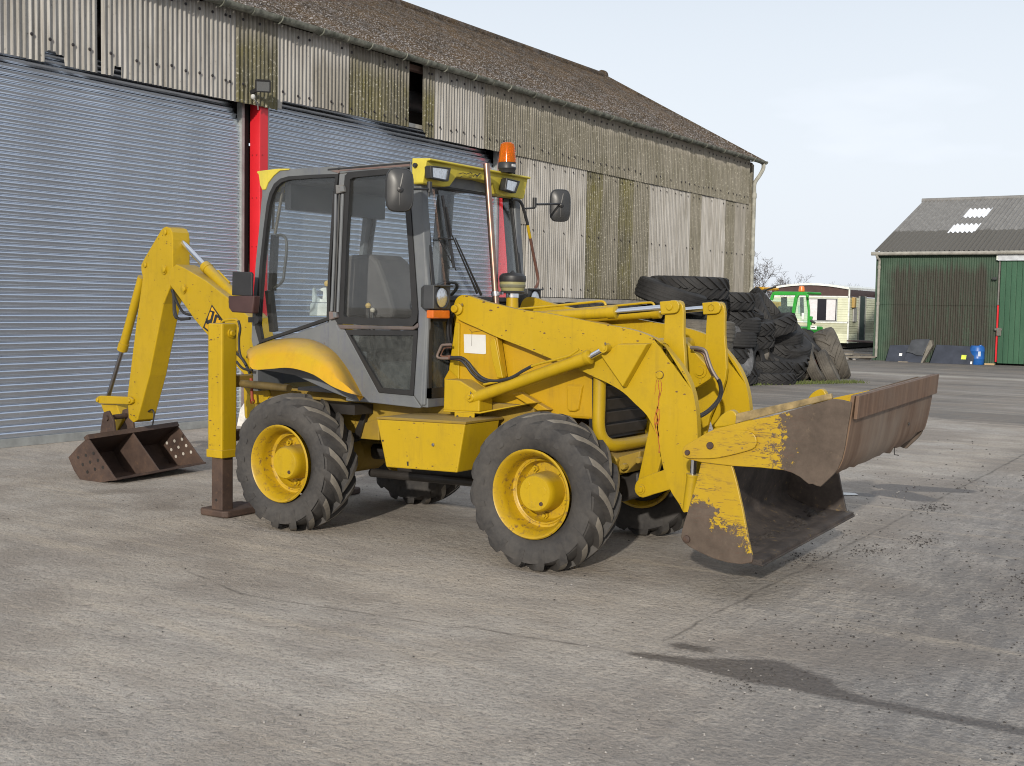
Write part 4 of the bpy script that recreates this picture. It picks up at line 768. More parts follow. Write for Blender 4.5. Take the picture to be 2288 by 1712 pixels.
t = NT('bare_steel_blade'); n1 = t.noise(5,5,.65, t.map((1,3.0,.25))); n2 = t.noise(26,4,.7); n3 = t.noise(2,4); x, y, z = t.sep(); c = t.mix(t.ramp(n1, (.34,0),(.66,1)), (.10,.055,.032), (.185,.120,.078)); c = t.mix(t.ramp(n3, (.46,0),(.66,.6)), c, (.215,.18,.145)); c = t.mix(t.ramp(n2, (.62,0),(.72,.6)), c, (.13,.06,.03)); t.bump(n2, .25, .003); MBLADE = t.out(c, .6, .2)
t = NT('rusty_wear_strip'); n1 = t.noise(6,5,.65, t.map((1,3.0,.3))); n2 = t.noise(26,4,.7); c = t.mix(t.ramp(n1, (.40,0),(.66,1)), (.105,.055,.030), (.185,.110,.066)); c = t.mix(t.ramp(t.noise(3,4,.6), (.4,0),(.65,.6)), c, (.15,.11,.08)); c = t.mix(t.ramp(n2, (.6,0),(.72,.6)), c, (.085,.05,.035)); t.bump(n2, .25, .003); MSTRIP = t.out(c, .65, .1)
MMUD = plain('dried_mud', (.035,.028,.024), .85, 0, .5, 9, .5)
def worn(name, axis_expr, lo, hi):
    """yellow paint worn to brown steel; the wear front runs across one axis of the part"""
    t = NT(name); x, y, z = t.sep(); n1 = t.noise(7,6,.72); n2 = t.noise(24,5,.75); sc = t.noise(10,2,.5,t.map((1,1,9),(0,R(35),0)),.3); sc2 = t.noise(11,2,.5,t.map((1,1,8),(0,R(-52),0)),.3)
    u = axis_expr(t, x, y, z); g = t.math('ADD', u, t.math('ADD', t.math('MULTIPLY', t.math('SUBTRACT', n1, .5), 1.0), t.math('MULTIPLY', t.math('SUBTRACT', n2, .5), .9)))
    f = t.ramp(g, (.47,0),(.53,1)); yel = t.mix(t.ramp(n1, (.4,0),(.7,.5)), (.41,.265,.007), (.33,.19,.017)); br = t.mix(t.ramp(n1, (.35,0),(.65,1)), (.055,.039,.028), (.098,.072,.054)); br = t.mix(t.ramp(n2, (.60,0),(.72,.45)), br, (.155,.112,.075))
    scr = t.math('MULTIPLY', t.math('MAXIMUM', t.ramp(sc, (.60,0),(.615,1),(.64,1),(.655,0)), t.ramp(sc2, (.61,0),(.625,1),(.645,1),(.66,0))), t.ramp(t.math('ADD', u, t.math('MULTIPLY', t.math('SUBTRACT', n1, .5), .9)), (.05,.0),(.30,1),(.62,1),(.8,.12))); c = t.mix(t.math('MULTIPLY', scr, .9), t.mix(f, yel, br), (.085,.05,.035)); t.bump(f, -.25, .002) if False else None
    return t.out(c, t.math('ADD', t.math('MULTIPLY', f, .25), .42))
MJAW = worn('worn_jaw_paint', lambda t,x,y,z: t.math('MULTIPLY', t.math('SUBTRACT', x, 3.49), 2.0), 0, 1)
MBKT = worn('worn_bucket_paint', lambda t,x,y,z: t.math('ADD', t.math('MULTIPLY', t.math('SUBTRACT', .76, z), 1.65), t.math('MULTIPLY', t.math('SUBTRACT', 3.42, x), 1.1)), 0, 1)

L = thing('backhoe_loader', (1.0, 0, 0), 'yellow backhoe loader with grey cab, four-in-one front bucket and rear digging arm', 'backhoe loader')
def pp(zf, pts, Y, **k): return [U(zf(*q), Y=Y) for q in pts]
def plate(name, zf, pts, Y, th, mat=None, bevel=.006, both=False, parent=None, smooth_n=0, yshift=0):
    P = [U(zf(*q), Y=Y) for q in pts]
    if smooth_n: P = cr(P, smooth_n, True)
    m = MB(); m.prism(P, (0,th,0)); o = m.build(name, mat or MYE, parent or L, bevel=bevel)
    if both:
        o2 = m.mirror().build(name, mat or MYE, both if both is not True else L, bevel=bevel); return o, o2
    return o
def pin(c, r, h, n=20, mat=None, name='pin', parent=None, both=False, ax=(0,-1,0)):
    c = Vector(c); m = MB(); m.lathe([(-.02,r),(h*.8,r),(h,r*.85),(h,.0005)], c, ax, n); o = m.build(name, mat or MYE, parent or L, smooth=True)
    if both: m.mirror().build(name, mat or MYE, L if both is True else both, smooth=True)
    return o
def boss(zf, q, Y, r, h, **k): return pin(U(zf(*q), Y=Y), r, h, **k)
def pxr(n, d): return n*d/F_PX

MGRM = plain('greasy_black', (.022,.019,.017), .55, 0, .5, 5)
# wheels
TY = (.507,.275,.335,16,.040,'lug',72,True,.40,.034)
def wheel(x, side, spin):
    m = MB(); m.lathe([(-.168,.284),(-.178,.276),(-.172,.266),(-.150,.258),(-.125,.240),(-.09,.236),(-.04,.232),(-.02,.226),(-.015,.212),(-.022,.206),(-.018,.198),(.03,.190),(.045,.180),(.045,.02),(.06,.02),(.07,.2),(.10,.24),(.14,.25),(.168,.266),(.168,.284)], (0,0,0), (0,1,0), 56)
    hub = MB(); hub.lathe([(.045,.126),(-.06,.122),(-.098,.120),(-.102,.117),(-.112,.114),(-.118,.108),(-.118,.0005)], (0,0,0), (0,1,0), 40)
    ring = MB()
    for a0 in (.3,2.4,4.5):
        pts = [(r*math.cos(a0+a), -.1205, r*math.sin(a0+a)) for r, a in ((.085,-.3),(.092,0),(.085,.35),(.058,.30),(.062,0),(.058,-.25))]; ring.prism(pts, (0,.004,0))
    plug = MB(); plug.lathe([(-.117,.014),(-.124,.012),(-.124,.007),(-.120,.0065),(-.120,.0005)], (.050,0,-.062), (0,1,0), 14)
    ty = tyre_mb(*TY); c = math.cos(spin); s = math.sin(spin); cz = .497
    for mm, rot in ((ty,1),):
        for v in mm.v: v.x, v.z = v.x*c+v.z*s, -v.x*s+v.z*c
    for v in ty.v:
        if v.z < -cz+.001:
            dz = -cz+.001-v.z; v.z = -cz+.001
        if v.z < -.3: v.y *= 1+.07*((-.3-v.z)/.2)
    def place(mb, mir):
        for v in mb.v:
            v.x += x; v.z += cz; v.y = (v.y-.735) if not mir else -(v.y-.735)
        if mir: mb.f = [f[::-1] for f in mb.f]
        return mb
    mir = side > 0
    w = place(m, mir).build('wheel', MRIM, L, smooth=40); place(ty, mir).build('tyre', [MRUB, MLUG], w, smooth=38); place(hub, mir).build('hub', MYE, w, smooth=40); stuff(place(ring, mir).build('hub_cap_emblem', MYE, w, bevel=.002)); place(plug, mir).build('drain_plug', MRUST, w, smooth=True); bkd = MB(); bkd.lathe([(.10,.0005),(.10,.235),(.13,.235),(.15,.12),(.15,.0005)], (0,0,0), (0,1,0), 32); place(bkd, mir).build('dark_backing_disc', MGRM, w, smooth=40)  # dark disc added so the inner side of each rim reads unlit
    for k in range(5):
        a = .9+k*2*pi/5; b = MB(); b.lathe([(.05,.022),(.022,.022),(.022,.013),(.004,.012),(.004,.0005)], (.158*math.cos(a),0,.160*math.sin(a)), (0,1,0), 6); place(b, mir).build('wheel_nut', MYE, w)
t = NT('rim_yellow'); n1 = t.noise(6,5,.7); n2 = t.noise(28,4,.75); x, y, z = t.sep(); c = t.mix(t.ramp(n1, (.3,0),(.7,1)), (.40,.255,.006), (.46,.29,.008)); rad = t.math('MULTIPLY', t.ramp(t.noise(14,5,.75), (.50,0),(.62,1)), t.ramp(t.math('ADD', y, 0), (0,0),(1,0))); c = t.mix(t.math('MULTIPLY', t.ramp(n2, (.54,0),(.62,1)), t.ramp(n1, (.40,0),(.56,.9))), c, (.15,.085,.035)); c = t.mix(t.ramp(t.noise(11,5,.7), (.50,0),(.72,.45)), c, (.22,.14,.03)); MRIM = t.out(c, .42)
for (x_, s_, sp_) in ((0,-1,.12),(2.155,-1,.25),(0,1,.5),(2.155,1,.9)): wheel(x_, s_, sp_)
# axles, drive line, chassis
ax = MB()
for x_ in (0,2.155): MB().tube([(x_,-.60,.497),(x_,-.22,.50),(x_,-.14,.50),(x_,.14,.50),(x_,.22,.50),(x_,.60,.497)], [.085,.085,.15,.15,.085,.085], 16).build('axle', MYD, L, smooth=True)
pass
gb = MB(); gb.box(.55,1.35,-.24,.24,.42,.95); gb.tube([(-.05,0,.50),(.6,0,.55)], .06, 12); gb.tube([(1.3,0,.50),(2.1,0,.50)], .05, 12); gb.box(-.55,.1,-.22,.22,.60,.98); gb.tube([(.35,-.30,.40),(1.5,-.34,.43)], .035, 8); gb.build('gearbox', MGRM, L, bevel=.02)
ch = MB()
for s_ in (-1,1): ch.box(-.78,1.85,s_*.36-.03,s_*.36+.03,.70,1.00); 
ch.prism([(1.85,-.30,.58),(2.40,-.30,.56),(2.44,-.30,.68),(2.28,-.30,.78),(1.85,-.30,.93)], (0,.60,0)); ch.build('chassis', MYD, L, bevel=.01)
m = MB(); m.prism(pp(Z7, ((860,420),(1010,490),(1060,600),(1000,620),(940,520),(850,460)), -.40), (0,.03,0)); m.build('chassis_bracket', MYD, L)
m = MB(); m.prism(pp(Z7, ((1060,640),(1150,440),(1165,445),(1090,720),(1050,720)), -.43), (0,.05,0)); m.build('steering_link', MGRM, L)
m = MB(); m.prism(pp(Z7, ((1085,720),(1110,600),(1240,560),(1250,735)), -.41), (0,.04,0)); m.build('chassis_flange', MYD, L, bevel=.006)
# lower front casting with bolts
m = MB(); m.prism(pp(Z8, ((1490,560),(1700,500),(1690,580),(1570,700),(1510,700)), -.26), (0,.5,0)); m.build('front_support', MYD, L, bevel=.012)
for q in ((1555,640),(1690,585)): boss(Z8, q, -.30, .022, .025, mat=MYD, n=8, name='bolt')
m = MB(); m.prism(pp(Z8, ((1480,720),(1680,690),(1700,900),(1520,960)), -.12), (0,.3,0)); m.build('front_axle_mount', MGRM, L, bevel=.02)
# step box between the wheels
m = MB(); P = pp(Z7, ((1228,565),(1940,605),(1875,995),(1305,950)), -.86); m.prism(P, (0,.40,0)); sb = m.build('step_box', MYE, L, bevel=.008)
m.mirror().build('step_box', MYE, L, bevel=.008)
m = MB(); P = pp(Z7, ((1224,548),(1300,545),(1945,585),(1943,606),(1228,564)), -.865); m.prism(P, (0,.44,0)); m.build('step_plate', MYD, sb, bevel=.004)
boss(Z7, (1685,770), -.861, .012, .008, mat=MDCH, n=6, name='bolt', parent=sb); boss(Z7, (1280,737), -.861, .007, .003, mat=MGRM, n=8, name='hole_plug', parent=sb)
m = MB(); m.prism(pp(Z7, ((1470,905),(1485,905),(1485,940),(1475,940)), -.8615), (0,.001,0)); m.build('slot', MGRM, sb)
# ---------------- cab
YC_ = -.62
def ring_plate(name, zf, outer, inner, Y, th, mat, both=True, bevel=0, parent=None):
    n = len(outer); A_ = [U(zf(*q), Y=Y) for q in outer]; B_ = [U(zf(*q), Y=Y) for q in inner]; m = MB(); off = Vector((0,th,0))
    vs = A_+B_+[p+off for p in A_]+[p+off for p in B_]; fs = []
    for i in range(n):
        j = (i+1) % n; fs += [(i,j,n+j,n+i),(2*n+i,3*n+i,3*n+j,2*n+j),(i,2*n+i,2*n+j,j),(n+i,n+j,3*n+j,3*n+i)]
    m.add(vs, fs); o = m.build(name, mat, parent or L, bevel=bevel)
    if both: m.mirror().build(name, mat, both if both is not True else L, bevel=bevel)
    return o
def glass(name, zf, pts, Y, mat, both=True, parent=None):
    m = MB(); m.prism([U(zf(*q), Y=Y) for q in pts], (0,.005,0)); o = m.build(name, mat, parent or L)
    if both: m.mirror().build(name, mat, both if both is not True else L)
    return o
O_ = [(22,1640),(8,1570),(20,1250),(45,900),(75,600),(98,330),(118,230),(150,165),(200,115),(260,85),(350,70),(520,60),(690,50),(770,50),(770,112)]
S_ = [(75,1605),(38,1470),(52,1250),(80,900),(112,600),(140,380),(165,280),(205,200),(260,155),(330,135),(550,120),(690,115),(772,112)]
rearc = (S_+[(745,350),(700,1000),(690,1400)])
I_ = [(98,1572),(75,1440),(82,1250),(105,900),(135,600),(165,390),(190,300),(225,230),(275,185),(340,165),(550,150),(690,142),(745,140),(720,350),(680,1000),(668,1378)]
m = MB(); m.prism([U(C5(*q), Y=YC_) for q in O_+S_[::-1]], (0,.07,0)); cabf, cabf2 = m.build('rear_pillar', MGY, L, bevel=.01), m.mirror().build('rear_pillar', MGY, L, bevel=.01)
ring_plate('window_seal', C5, rearc, I_, YC_-.006, .03, MSEAL); glass('rear_side_window', C5, I_, YC_+.012, MGLS)
# roof rail and B pillar
m = MB(); m.prism([U(Z2(*q), Y=YC_) for q in ((655,150),(1095,108),(1095,150),(700,182),(655,190))], (0,.09,0)); m.build('roof_rail', MGY, L, bevel=.008); m.mirror().build('roof_rail', MGY, L, bevel=.008)
m = MB(); m.prism([U(Z2(*q), Y=YC_-.004) for q in ((585,158),(1090,116),(1090,126),(585,168))], (0,.01,0)); m.build('rain_channel', MSEAL, L)
m = MB(); m.prism([U(Z2(*q), Y=YC_-.004) for q in ((600,170),(1090,128),(1090,142),(660,172),(655,185))], (0,.01,0)); m.build('rusty_gutter_strip', paint('rusty_grey', (.13,.075,.065), (.17,.13,.12), 1.0, .6), L)
bp = plate('door_pillar', Z2, ((655,188),(702,184),(672,600),(640,1118),(655,1150),(690,1150),(640,1300),(585,1290),(590,1102),(628,600)), YC_, .07, MGY, .008, both=True)[0]
for dx in (0,1):
    m = MB(); m.tube([U(C5(*q), Y=YC_-.012) for q in (((752,290),(745,600),(716,1320)) if not dx else ((812,290),(795,700),(768,1330)))], .011, 8); m.build('hinge_post', MGY, bp, smooth=True)
m = MB(); m.tube([U(C5(*q), Y=YC_-.008) for q in ((782,290),(768,700),(740,1330))], .007, 6); m.build('pillar_gap', MSEAL, bp)
for q in ((745,210,825,290),(685,1325,760,1400)):
    m = MB(); m.prism([U(C5(*p), Y=YC_-.03) for p in ((q[0],q[1]),(q[2]-10,q[1]+5),(q[2],q[3]-20),(q[0]+5,q[3]))], (0,.03,0)); m.build('door_hinge', paint('hinge_rust', (.16,.09,.075), (.15,.15,.15), 1.0, .6), bp, bevel=.006)
    m = MB(); m.prism([U(C5(*p), Y=YC_-.034) for p in ((q[0]+35,q[1]+6),(q[2]-10,q[1]+8),(q[2]-6,q[3]-24),(q[0]+40,q[3]-20))], (0,.02,0)); m.build('hinge_leaf', MGY, bp, bevel=.004)
# door window
DO = [(690,200),(715,178),(900,162),(1050,150),(1078,165),(1086,300),(1098,450),(1116,700),(1140,1040),(1132,1100),(1105,1128),(900,1124),(645,1112),(628,1085),(655,650)]
DI = [(722,225),(740,212),(900,196),(1035,185),(1050,195),(1055,300),(1066,450),(1085,700),(1103,1030),(1100,1068),(1085,1082),(900,1080),(690,1072),(682,1060),(698,650)]
ring_plate('door_seal', Z2, DO, DI, YC_-.008, .035, MSEAL); glass('door_window', Z2, DI, YC_+.012, MGLS)
plate('door_rail', Z2, ((640,1118),(1110,1130),(1138,1105),(1142,1135),(1110,1152),(660,1146)), YC_-.012, .05, paint('rail_grey', (.075,.07,.07), (.13,.10,.09), 1.0, .55), .008, both=True)
ring_plate('lower_seal', Z2, [(690,1150),(1138,1155),(1112,1555),(898,1536)], [(722,1182),(1112,1184),(1090,1524),(917,1508)], YC_-.008, .03, MSEAL); glass('lower_door_window', Z2, [(722,1182),(1112,1184),(1090,1524),(917,1508)], YC_+.012, MGLD)
plate('front_pillar', Z2, ((1088,130),(1150,128),(1165,330),(1187,700),(1196,900),(1194,1100),(1163,1625),(1112,1556),(1138,1155),(1142,1050),(1118,700),(1100,450),(1088,300)), YC_, .075, MGY, .010, both=True)
plate('lower_panel', Z2, ((112,1265),(590,1104),(640,1118),(690,1150),(900,1537),(1113,1556),(1160,1628),(1150,1634),(750,1588),(600,1530),(380,1430),(110,1385)), YC_+.003, .03, MGY, .006, both=True)
# bottom skirt of the cab
sk = U(Z2(1160,1628), Y=YC_); m = MB(); m.box(.35,sk.x-.004,-.585,.585,sk.z-.0,sk.z+.045); m.build('cab_floor', MGY, L, bevel=.006)
# front frame: pillars sit at y=+-.62; glass plane leans back
ZB, ZT = 1.70, 2.50; XB, XT = 1.115, 1.005
def WS(y, z): return Vector((XB+(XT-XB)*(z-ZB)/(ZT-ZB), y, z))
WN = Vector((ZT-ZB, 0, XB-XT)).normalized()
def UW(q, off=.0):
    d = _r*((q[0]-PW/2)/F_PX) - _u*((q[1]-PH/2)/F_PX) + _f; p0 = WS(0,ZB)+WN*off; return CAM+d*((p0-CAM).dot(WN)/d.dot(WN))
m = MB(); m.prism([WS(-.555,ZB+.03),WS(.555,ZB+.03),WS(.545,ZT-.03),WS(-.545,ZT-.03)], WN*.005); m.build('windscreen', MGLS, L)
m = MB()
for a_, b_ in ((WS(-.56,ZB),WS(-.55,ZT)),(WS(.56,ZB),WS(.55,ZT)),(WS(-.58,ZB+.01),WS(.58,ZB+.01)),(WS(-.58,ZT),WS(.58,ZT))): m.bar(a_+WN*.004, b_+WN*.004, .035, .03, WN)
m.build('windscreen_seal', MSEAL, L, bevel=.005)
for s_ in (-1,1): MB().bar(WS(s_*.597,ZB-.02)-Vector((.01,0,0)), WS(s_*.597,ZT+.06)-Vector((.01,0,0)), .04, .05, (1,0,0)).build('front_corner_post', MGY, L, bevel=.012); MB().bar((1.075,s_*.597,.97),(1.10,s_*.597,ZB+.0), .04, .05, (1,0,0)).build('lower_corner_post', MGY, L, bevel=.012)
MB().box(.95,1.03,-.60,.60,2.50,2.62).build('front_header', MGY, L)
MB().box(1.05,1.10,-.58,.58,1.58,1.70).build('cowl', MBLK2, L, bevel=.01)
# lower front corner windows and plates
for s_ in (-1,1):
    m = MB(); m.box(1.10,1.106,s_*.58 if s_ < 0 else .36,-.36 if s_ < 0 else .58,1.08,1.58); m.build('corner_window', MGLD, L)
    m = MB(); y0, y1 = (-.60,-.34) if s_ < 0 else (.34,.60)
    for q in ((y0,y1,1.02,1.09),(y0,y1,1.55,1.60),(y0,y0+.035,1.02,1.60),(y1-.035,y1,1.02,1.60)): m.box(1.092,1.118,*q)
    m.build('corner_seal', MSEAL, L); m = MB(); m.box(1.06,1.112,y0,y1,.955,1.02); m.build('corner_plate', MGY, L, bevel=.006)
MB().box(1.02,1.06,-.36,.36,.98,1.60).build('bulkhead', MBLK2, L)
# roof, rear frame
m = MB(); rf = [(-.30,2.56),(-.25,2.61),(.1,2.635),(.6,2.64),(1.0,2.645),(1.02,2.61),(.6,2.60),(.1,2.595),(-.22,2.57)]; m.prism([(x_,-.60,z_) for x_,z_ in rf], (0,1.20,0)); m.build('roof', MGY, L, bevel=.01); MB().box(-.26,.98,-.55,.55,2.545,2.59).build('headlining', MBLK2, L); MB().box(-.30,-.24,-.55,.55,2.36,2.56).build('rear_valance', MBLK2, L)
ra = [U(C5(*q), Y=YC_+.035) for q in ((20,1500),(45,900),(98,330))]
MB().box(ra[2].x-.02,ra[2].x+.05,-.56,.56,2.44,2.52).build('rear_header', MGY, L); MB().box(ra[0].x,ra[0].x+.05,-.58,.58,.98,1.30).build('rear_panel', MGY, L)
m = MB(); m.prism([ra[0]+Vector((.02,.05,.1)),ra[0]+Vector((.02,1.12,.1)),ra[2]+Vector((.02,1.12,0)),ra[2]+Vector((.02,.05,0))], (.005,0,0)); m.build('rear_window', MGLS, L)
# yellow visors
m = MB(); m.prism([U(C5(*q), Y=-.63) for q in ((50,100),(60,88),(240,66),(345,66),(330,80),(255,85),(200,130),(150,195),(128,252),(100,255),(82,215),(68,118))], (0,1.26,0)); m.build('rear_visor', MYV, L, bevel=.012)
vis = []
def vsec(y, d): return [(1.00,y,2.660),(1.155,y,2.652),(1.155,y,2.638),(1.125,y,2.634),(1.125-d*.20,y,2.640-d),(1.02,y,2.640-d),(1.00,y,2.640-d)]
m = MB(); m.loft([vsec(y, d) for y, d in ((-.665,.148),(-.655,.155),(-.42,.155),(-.36,.145),(-.30,.075),(.0,.065),(.16,.075),(.22,.145),(.28,.155),(.58,.155),(.60,.148))]); fv = m.build('front_visor', MYV, L, bevel=.006)
boss(Z3, (115,275), -.666, .016, .02, mat=MBLK2, name='rubber_knob', parent=fv)
# scuffed remains of lettering on the visor
random.seed(4); m = MB()
def vstroke(x0, y0, x1, y1, w=5):
    a, b = U(Z3(x0,y0), X=1.132), U(Z3(x1,y1), X=1.132); m.bar(a, b, .004, .0012*w, (1,0,0))
for (x0,y0,x1,y1) in ((495,350,530,340),(530,340,560,352),(560,352,600,338),(600,338,612,350),(620,372,640,352),(640,352,655,372),(655,372,680,345),(505,378,520,372),(590,382,605,378),(640,368,660,362)): vstroke(x0,y0,x1,y1,random.uniform(3,6))
m.build('worn_lettering', MBLK2, fv)
t = NT('lamp_lens'); t.bump(t.noise(60,1,.5,t.map((1,3,.4))), .5, .006); MLMP = t.out((.55,.57,.60), .12, .75)
for q, X_ in (((235,275),(415,298),(392,418),(240,388)),1.16),(((905,385),(1025,415),(985,522),(890,492)),1.16):
    P = [U(Z3(*p), X=X_) for p in q]; cc = sum(P, Vector())/4; m = MB(); m.loft([[cc+(p-cc)*.85+Vector((-.06,0,0)) for p in P],[p+Vector((-.03,0,0)) for p in P],[p+Vector((.012,0,0)) for p in P],[cc+(p-cc)*.78+Vector((.012,0,0)) for p in P],[cc+(p-cc)*.74+Vector((0,0,0)) for p in P]]); o = m.build('work_lamp', MBLK2, L, bevel=.006)
    m = MB(); m.add([cc+(p-cc)*.76+Vector((.004,0,0)) for p in P], [(0,1,2,3)]); m.build('lamp_lens', MLMP, o)
# beacon
bc = U(Z3(918,318), Y=.24); bb = MB(); bb.lathe([(-.02,.055),(.0,.060),(.012,.068),(.05,.066),(.058,.060),(.058,.001)], bc, (0,0,1), 28); bo_ = bb.build('beacon_base', MBLK2, L, smooth=True)
t = NT('amber_dome'); t.b.inputs['Transmission Weight'].default_value = .65; t.b.inputs['IOR'].default_value = 1.2; MAMB = t.out((.80,.20,.012), .12)
MB().lathe([(.055,.066),(.10,.062),(.17,.054),(.19,.050),(.202,.036),(.206,.012),(.206,.0005)], bc, (0,0,1), 32).build('beacon_dome', MAMB, bo_, smooth=True)
MB().lathe([(.055,.001),(.055,.02),(.12,.02),(.12,.034),(.135,.034),(.135,.001)], bc, (0,0,1), 12).build('beacon_lamp', plain('beacon_inner', (.75,.35,.05), .25), bo_); m = MB(); m.box(bc.x+.03,bc.x+.0675,bc.y-.03,bc.y+.012,bc.z+.022,bc.z+.04); m.build('beacon_label', plain('label_silver', (.5,.5,.5), .4), bo_)
# mirrors
def mirror(c, rgt, w, h, bulge_dir):
    c = Vector(c); r_ = Vector(rgt).normalized(); u_ = Vector((0,0,1)); n_ = Vector(bulge_dir).normalized(); m = MB()
    def rr(sw, sh, off):
        out = []
        for i in range(28):
            a = 2*pi*i/28; ca, sa = math.cos(a), math.sin(a); k = (abs(ca)**4+abs(sa)**4)**-.25; out.append(c+r_*(ca*k*w*.5*sw)+u_*(sa*k*h*.5*sh)+n_*off)
        return out
    m.loft([rr(.94,.96,-.022),rr(1,1,-.015),rr(1,1,.004),rr(.93,.955,.012),rr(.90,.94,.010),rr(.6,.7,.026),rr(.2,.25,.032)]); return m
def mirror_ribs(c, rgt, w, h, nd, o):
    c = Vector(c); r_ = Vector(rgt).normalized(); nd = Vector(nd).normalized(); m = MB(); m.tube([c+Vector((0,0,-h*.36))+nd*.02, c+nd*.032, c+Vector((0,0,h*.36))+nd*.02+r_*.02], .007, 6); m.build('mirror_rib', MBLK2, o, smooth=True)
    m = MB(); m.lathe([(0,.02),(.02,.018),(.025,.001)], c+nd*.028, nd, 12); m.build('mirror_ball', MBLK2, o, smooth=True)
MMIR = plain('mirror_back', (.035,.036,.038), .4, 0, .2)
mc = U(Z2(1028,288), X=1.16); mr = Vector((.72,.69,0)); mo = mirror(mc, mr, .185, .285, (.69,-.72,0)).build('wing_mirror', MMIR, L, smooth=50); mirror_ribs(mc, mr, .185, .285, (.69,-.72,0), mo)
m = MB(); m.tube([mc+Vector((.03,-.01,0)), U(Z2(1130,282), X=1.17), U(Z2(1205,284), X=1.15)], .009, 8); m.lathe([(-.035,.018),(.035,.018),(.035,.001)], U(Z2(1212,270), X=1.15), (0,0,1), 12); m.lathe([(-.02,.008),(.03,.008)], U(Z2(1210,310), X=1.15), (0,0,1), 8); m.build('mirror_arm', MBLK2, mo, smooth=True)
fmc = U(Z3(1385,628), X=1.05); fo = mirror(fmc, mr, .172, .262, (.69,-.72,0)).build('wing_mirror', MMIR, L, smooth=50); mirror_ribs(fmc, mr, .172, .262, (.69,-.72,0), fo)
m = MB(); m.tube([fmc+Vector((.02,-.03,.01)), U(Z3(1180,618), X=1.10)], .009, 8); m.lathe([(-.035,.017),(.04,.017),(.04,.001)], U(Z3(1160,605), X=1.10), (0,0,1), 12); m.tube([U(Z3(1160,650), X=1.10), U(Z3(1075,655), X=1.10)], .007, 8); m.build('mirror_arm', MBLK2, fo, smooth=True)
gp = cr([U(Z3(*q), X=1.10) for q in ((960,572),(1000,575),(1040,600),(1070,680),(1100,800))], 5); m = MB(); m.tube(gp, .012, 8); gh = m.build('grab_rail', MBLK2, L, smooth=True)
m = MB(); m.tube([U(Z3(*q), X=1.10) for q in ((1100,800),(1110,860),(1122,915))], .0122, 8); m.build('rail_band', MYE, gh); m = MB(); m.tube(cr([U(Z3(*q), X=1.10) for q in ((1122,915),(1150,1060),(1182,1220),(1190,1300),(1165,1360),(1120,1395))], 5), .012, 8); m.build('rail_lower', plain('brown_tube', (.12,.055,.04), .5), gh, smooth=True)
# near-side rear window stay, grab handle, pad
m = MB(); m.tube([U(C5(*q), Y=-.52) for q in ((288,225),(215,640))], .012, 8); m.tube([U(C5(*q), Y=-.53) for q in ((205,335),(195,600))], .010, 8); m.bar(U(C5(195,345),Y=-.525), U(C5(250,345),Y=-.525), .02,.03); m.build('window_stay', plain('stay_metal', (.16,.14,.11), .5, .5), L, smooth=True)
m = MB(); m.tube(cr([U(C5(*q), Y=-.50) for q in ((215,660),(270,650),(312,690),(316,800),(298,960),(280,1060),(205,1120))], 5), .011, 8); m.build('rear_grab_handle', plain('handle_grey', (.09,.09,.085), .4, .3), L, smooth=True)
m = MB(); m.bar(U(C5(165,1140),Y=-.50), U(C5(205,1500),Y=-.44), .05,.05); m.bar(U(C5(215,650),Y=-.50), U(C5(190,1140),Y=-.50), .05,.04); m.build('window_frame_post', MBLK2, L)
# headlamps and indicators
for s_ in (-1,1):
    y0, y1 = -.684, -.492; m = MB(); m.loft([[(x_,y,z) for y, z in ((y0+i,z0),(y1-i,z0),(y1-i,z1),(y0+i,z1))] for x_, i, z0, z1 in ((1.08,.03,1.65,1.78),(1.13,.0,1.636,1.80),(1.215,.0,1.636,1.80))]); m.box(1.21,1.24,y0,y1,1.790,1.803)
    m.bar((1.04,-.57,1.66),(1.10,-.57,1.66),.05,.05)
    ln = MB(); cy, cz = -.594, 1.715
    ring = [(1.218, cy+.063*math.cos(a), cz+.066*math.sin(a)) for a in [2*pi*i/32 for i in range(32)]]; ln.add(ring+[(1.236,cy,cz)], [(i,(i+1)%32,32) for i in range(32)])
    bz = MB(); bz.loft([[(x_,cy+r_*math.cos(a),cz+(r_+.003)*math.sin(a)) for a in [2*pi*i/32 for i in range(32)]] for x_, r_ in ((1.213,.073),(1.226,.071),(1.220,.064))], True, False)
    ind = MB(); ind.box(1.15,1.21,-.68,-.488,1.572,1.629)
    if s_ > 0: m, ln, bz, ind = m.mirror(), ln.mirror(), bz.mirror(), ind.mirror()
    o = m.build('headlamp', plain('lamp_housing_grey', (.045,.047,.05), .45) if s_ < 0 else D.materials['lamp_housing_grey'], L, bevel=.014); ln.build('headlamp_lens', MLMP, o, smooth=True); bz.build('headlamp_bezel', MBLK2, o, smooth=True); ind.build('indicator_lamp', plain('indicator_orange', (.62,.14,.015), .25) if s_ < 0 else D.materials['indicator_orange'], o, bevel=.008)
# wipers on the windscreen
m = MB(); m.bar(UW(Z3(348,540),.03), UW(Z3(452,1180),.03), .022, .012, WN); m.bar(UW(Z3(385,640),.045), UW(Z3(430,900),.045), .012,.010, WN); wb = m.build('wiper_blade', MBLK2, L)
m = MB()
for q0, q1, r0, r1 in (((690,1415),(462,915),.012,.005),((655,1400),(425,870),.010,.005)): m.tube([UW(Z3(*q0),.03), UW(Z3((q0[0]*.75+q1[0]*.25),(q0[1]*.75+q1[1]*.25)),.04), UW(Z3(*q1),.045)], [r0,r0*.7,r1], 6)
m.tube([UW(Z3(315,915),.04), UW(Z3(440,925),.04)], .006, 6); m.tube([UW(Z3(315,920),.035), UW(Z3(470,1200),.02)], .004, 6); m.build('wiper_arm', MBLK2, wb, smooth=True)
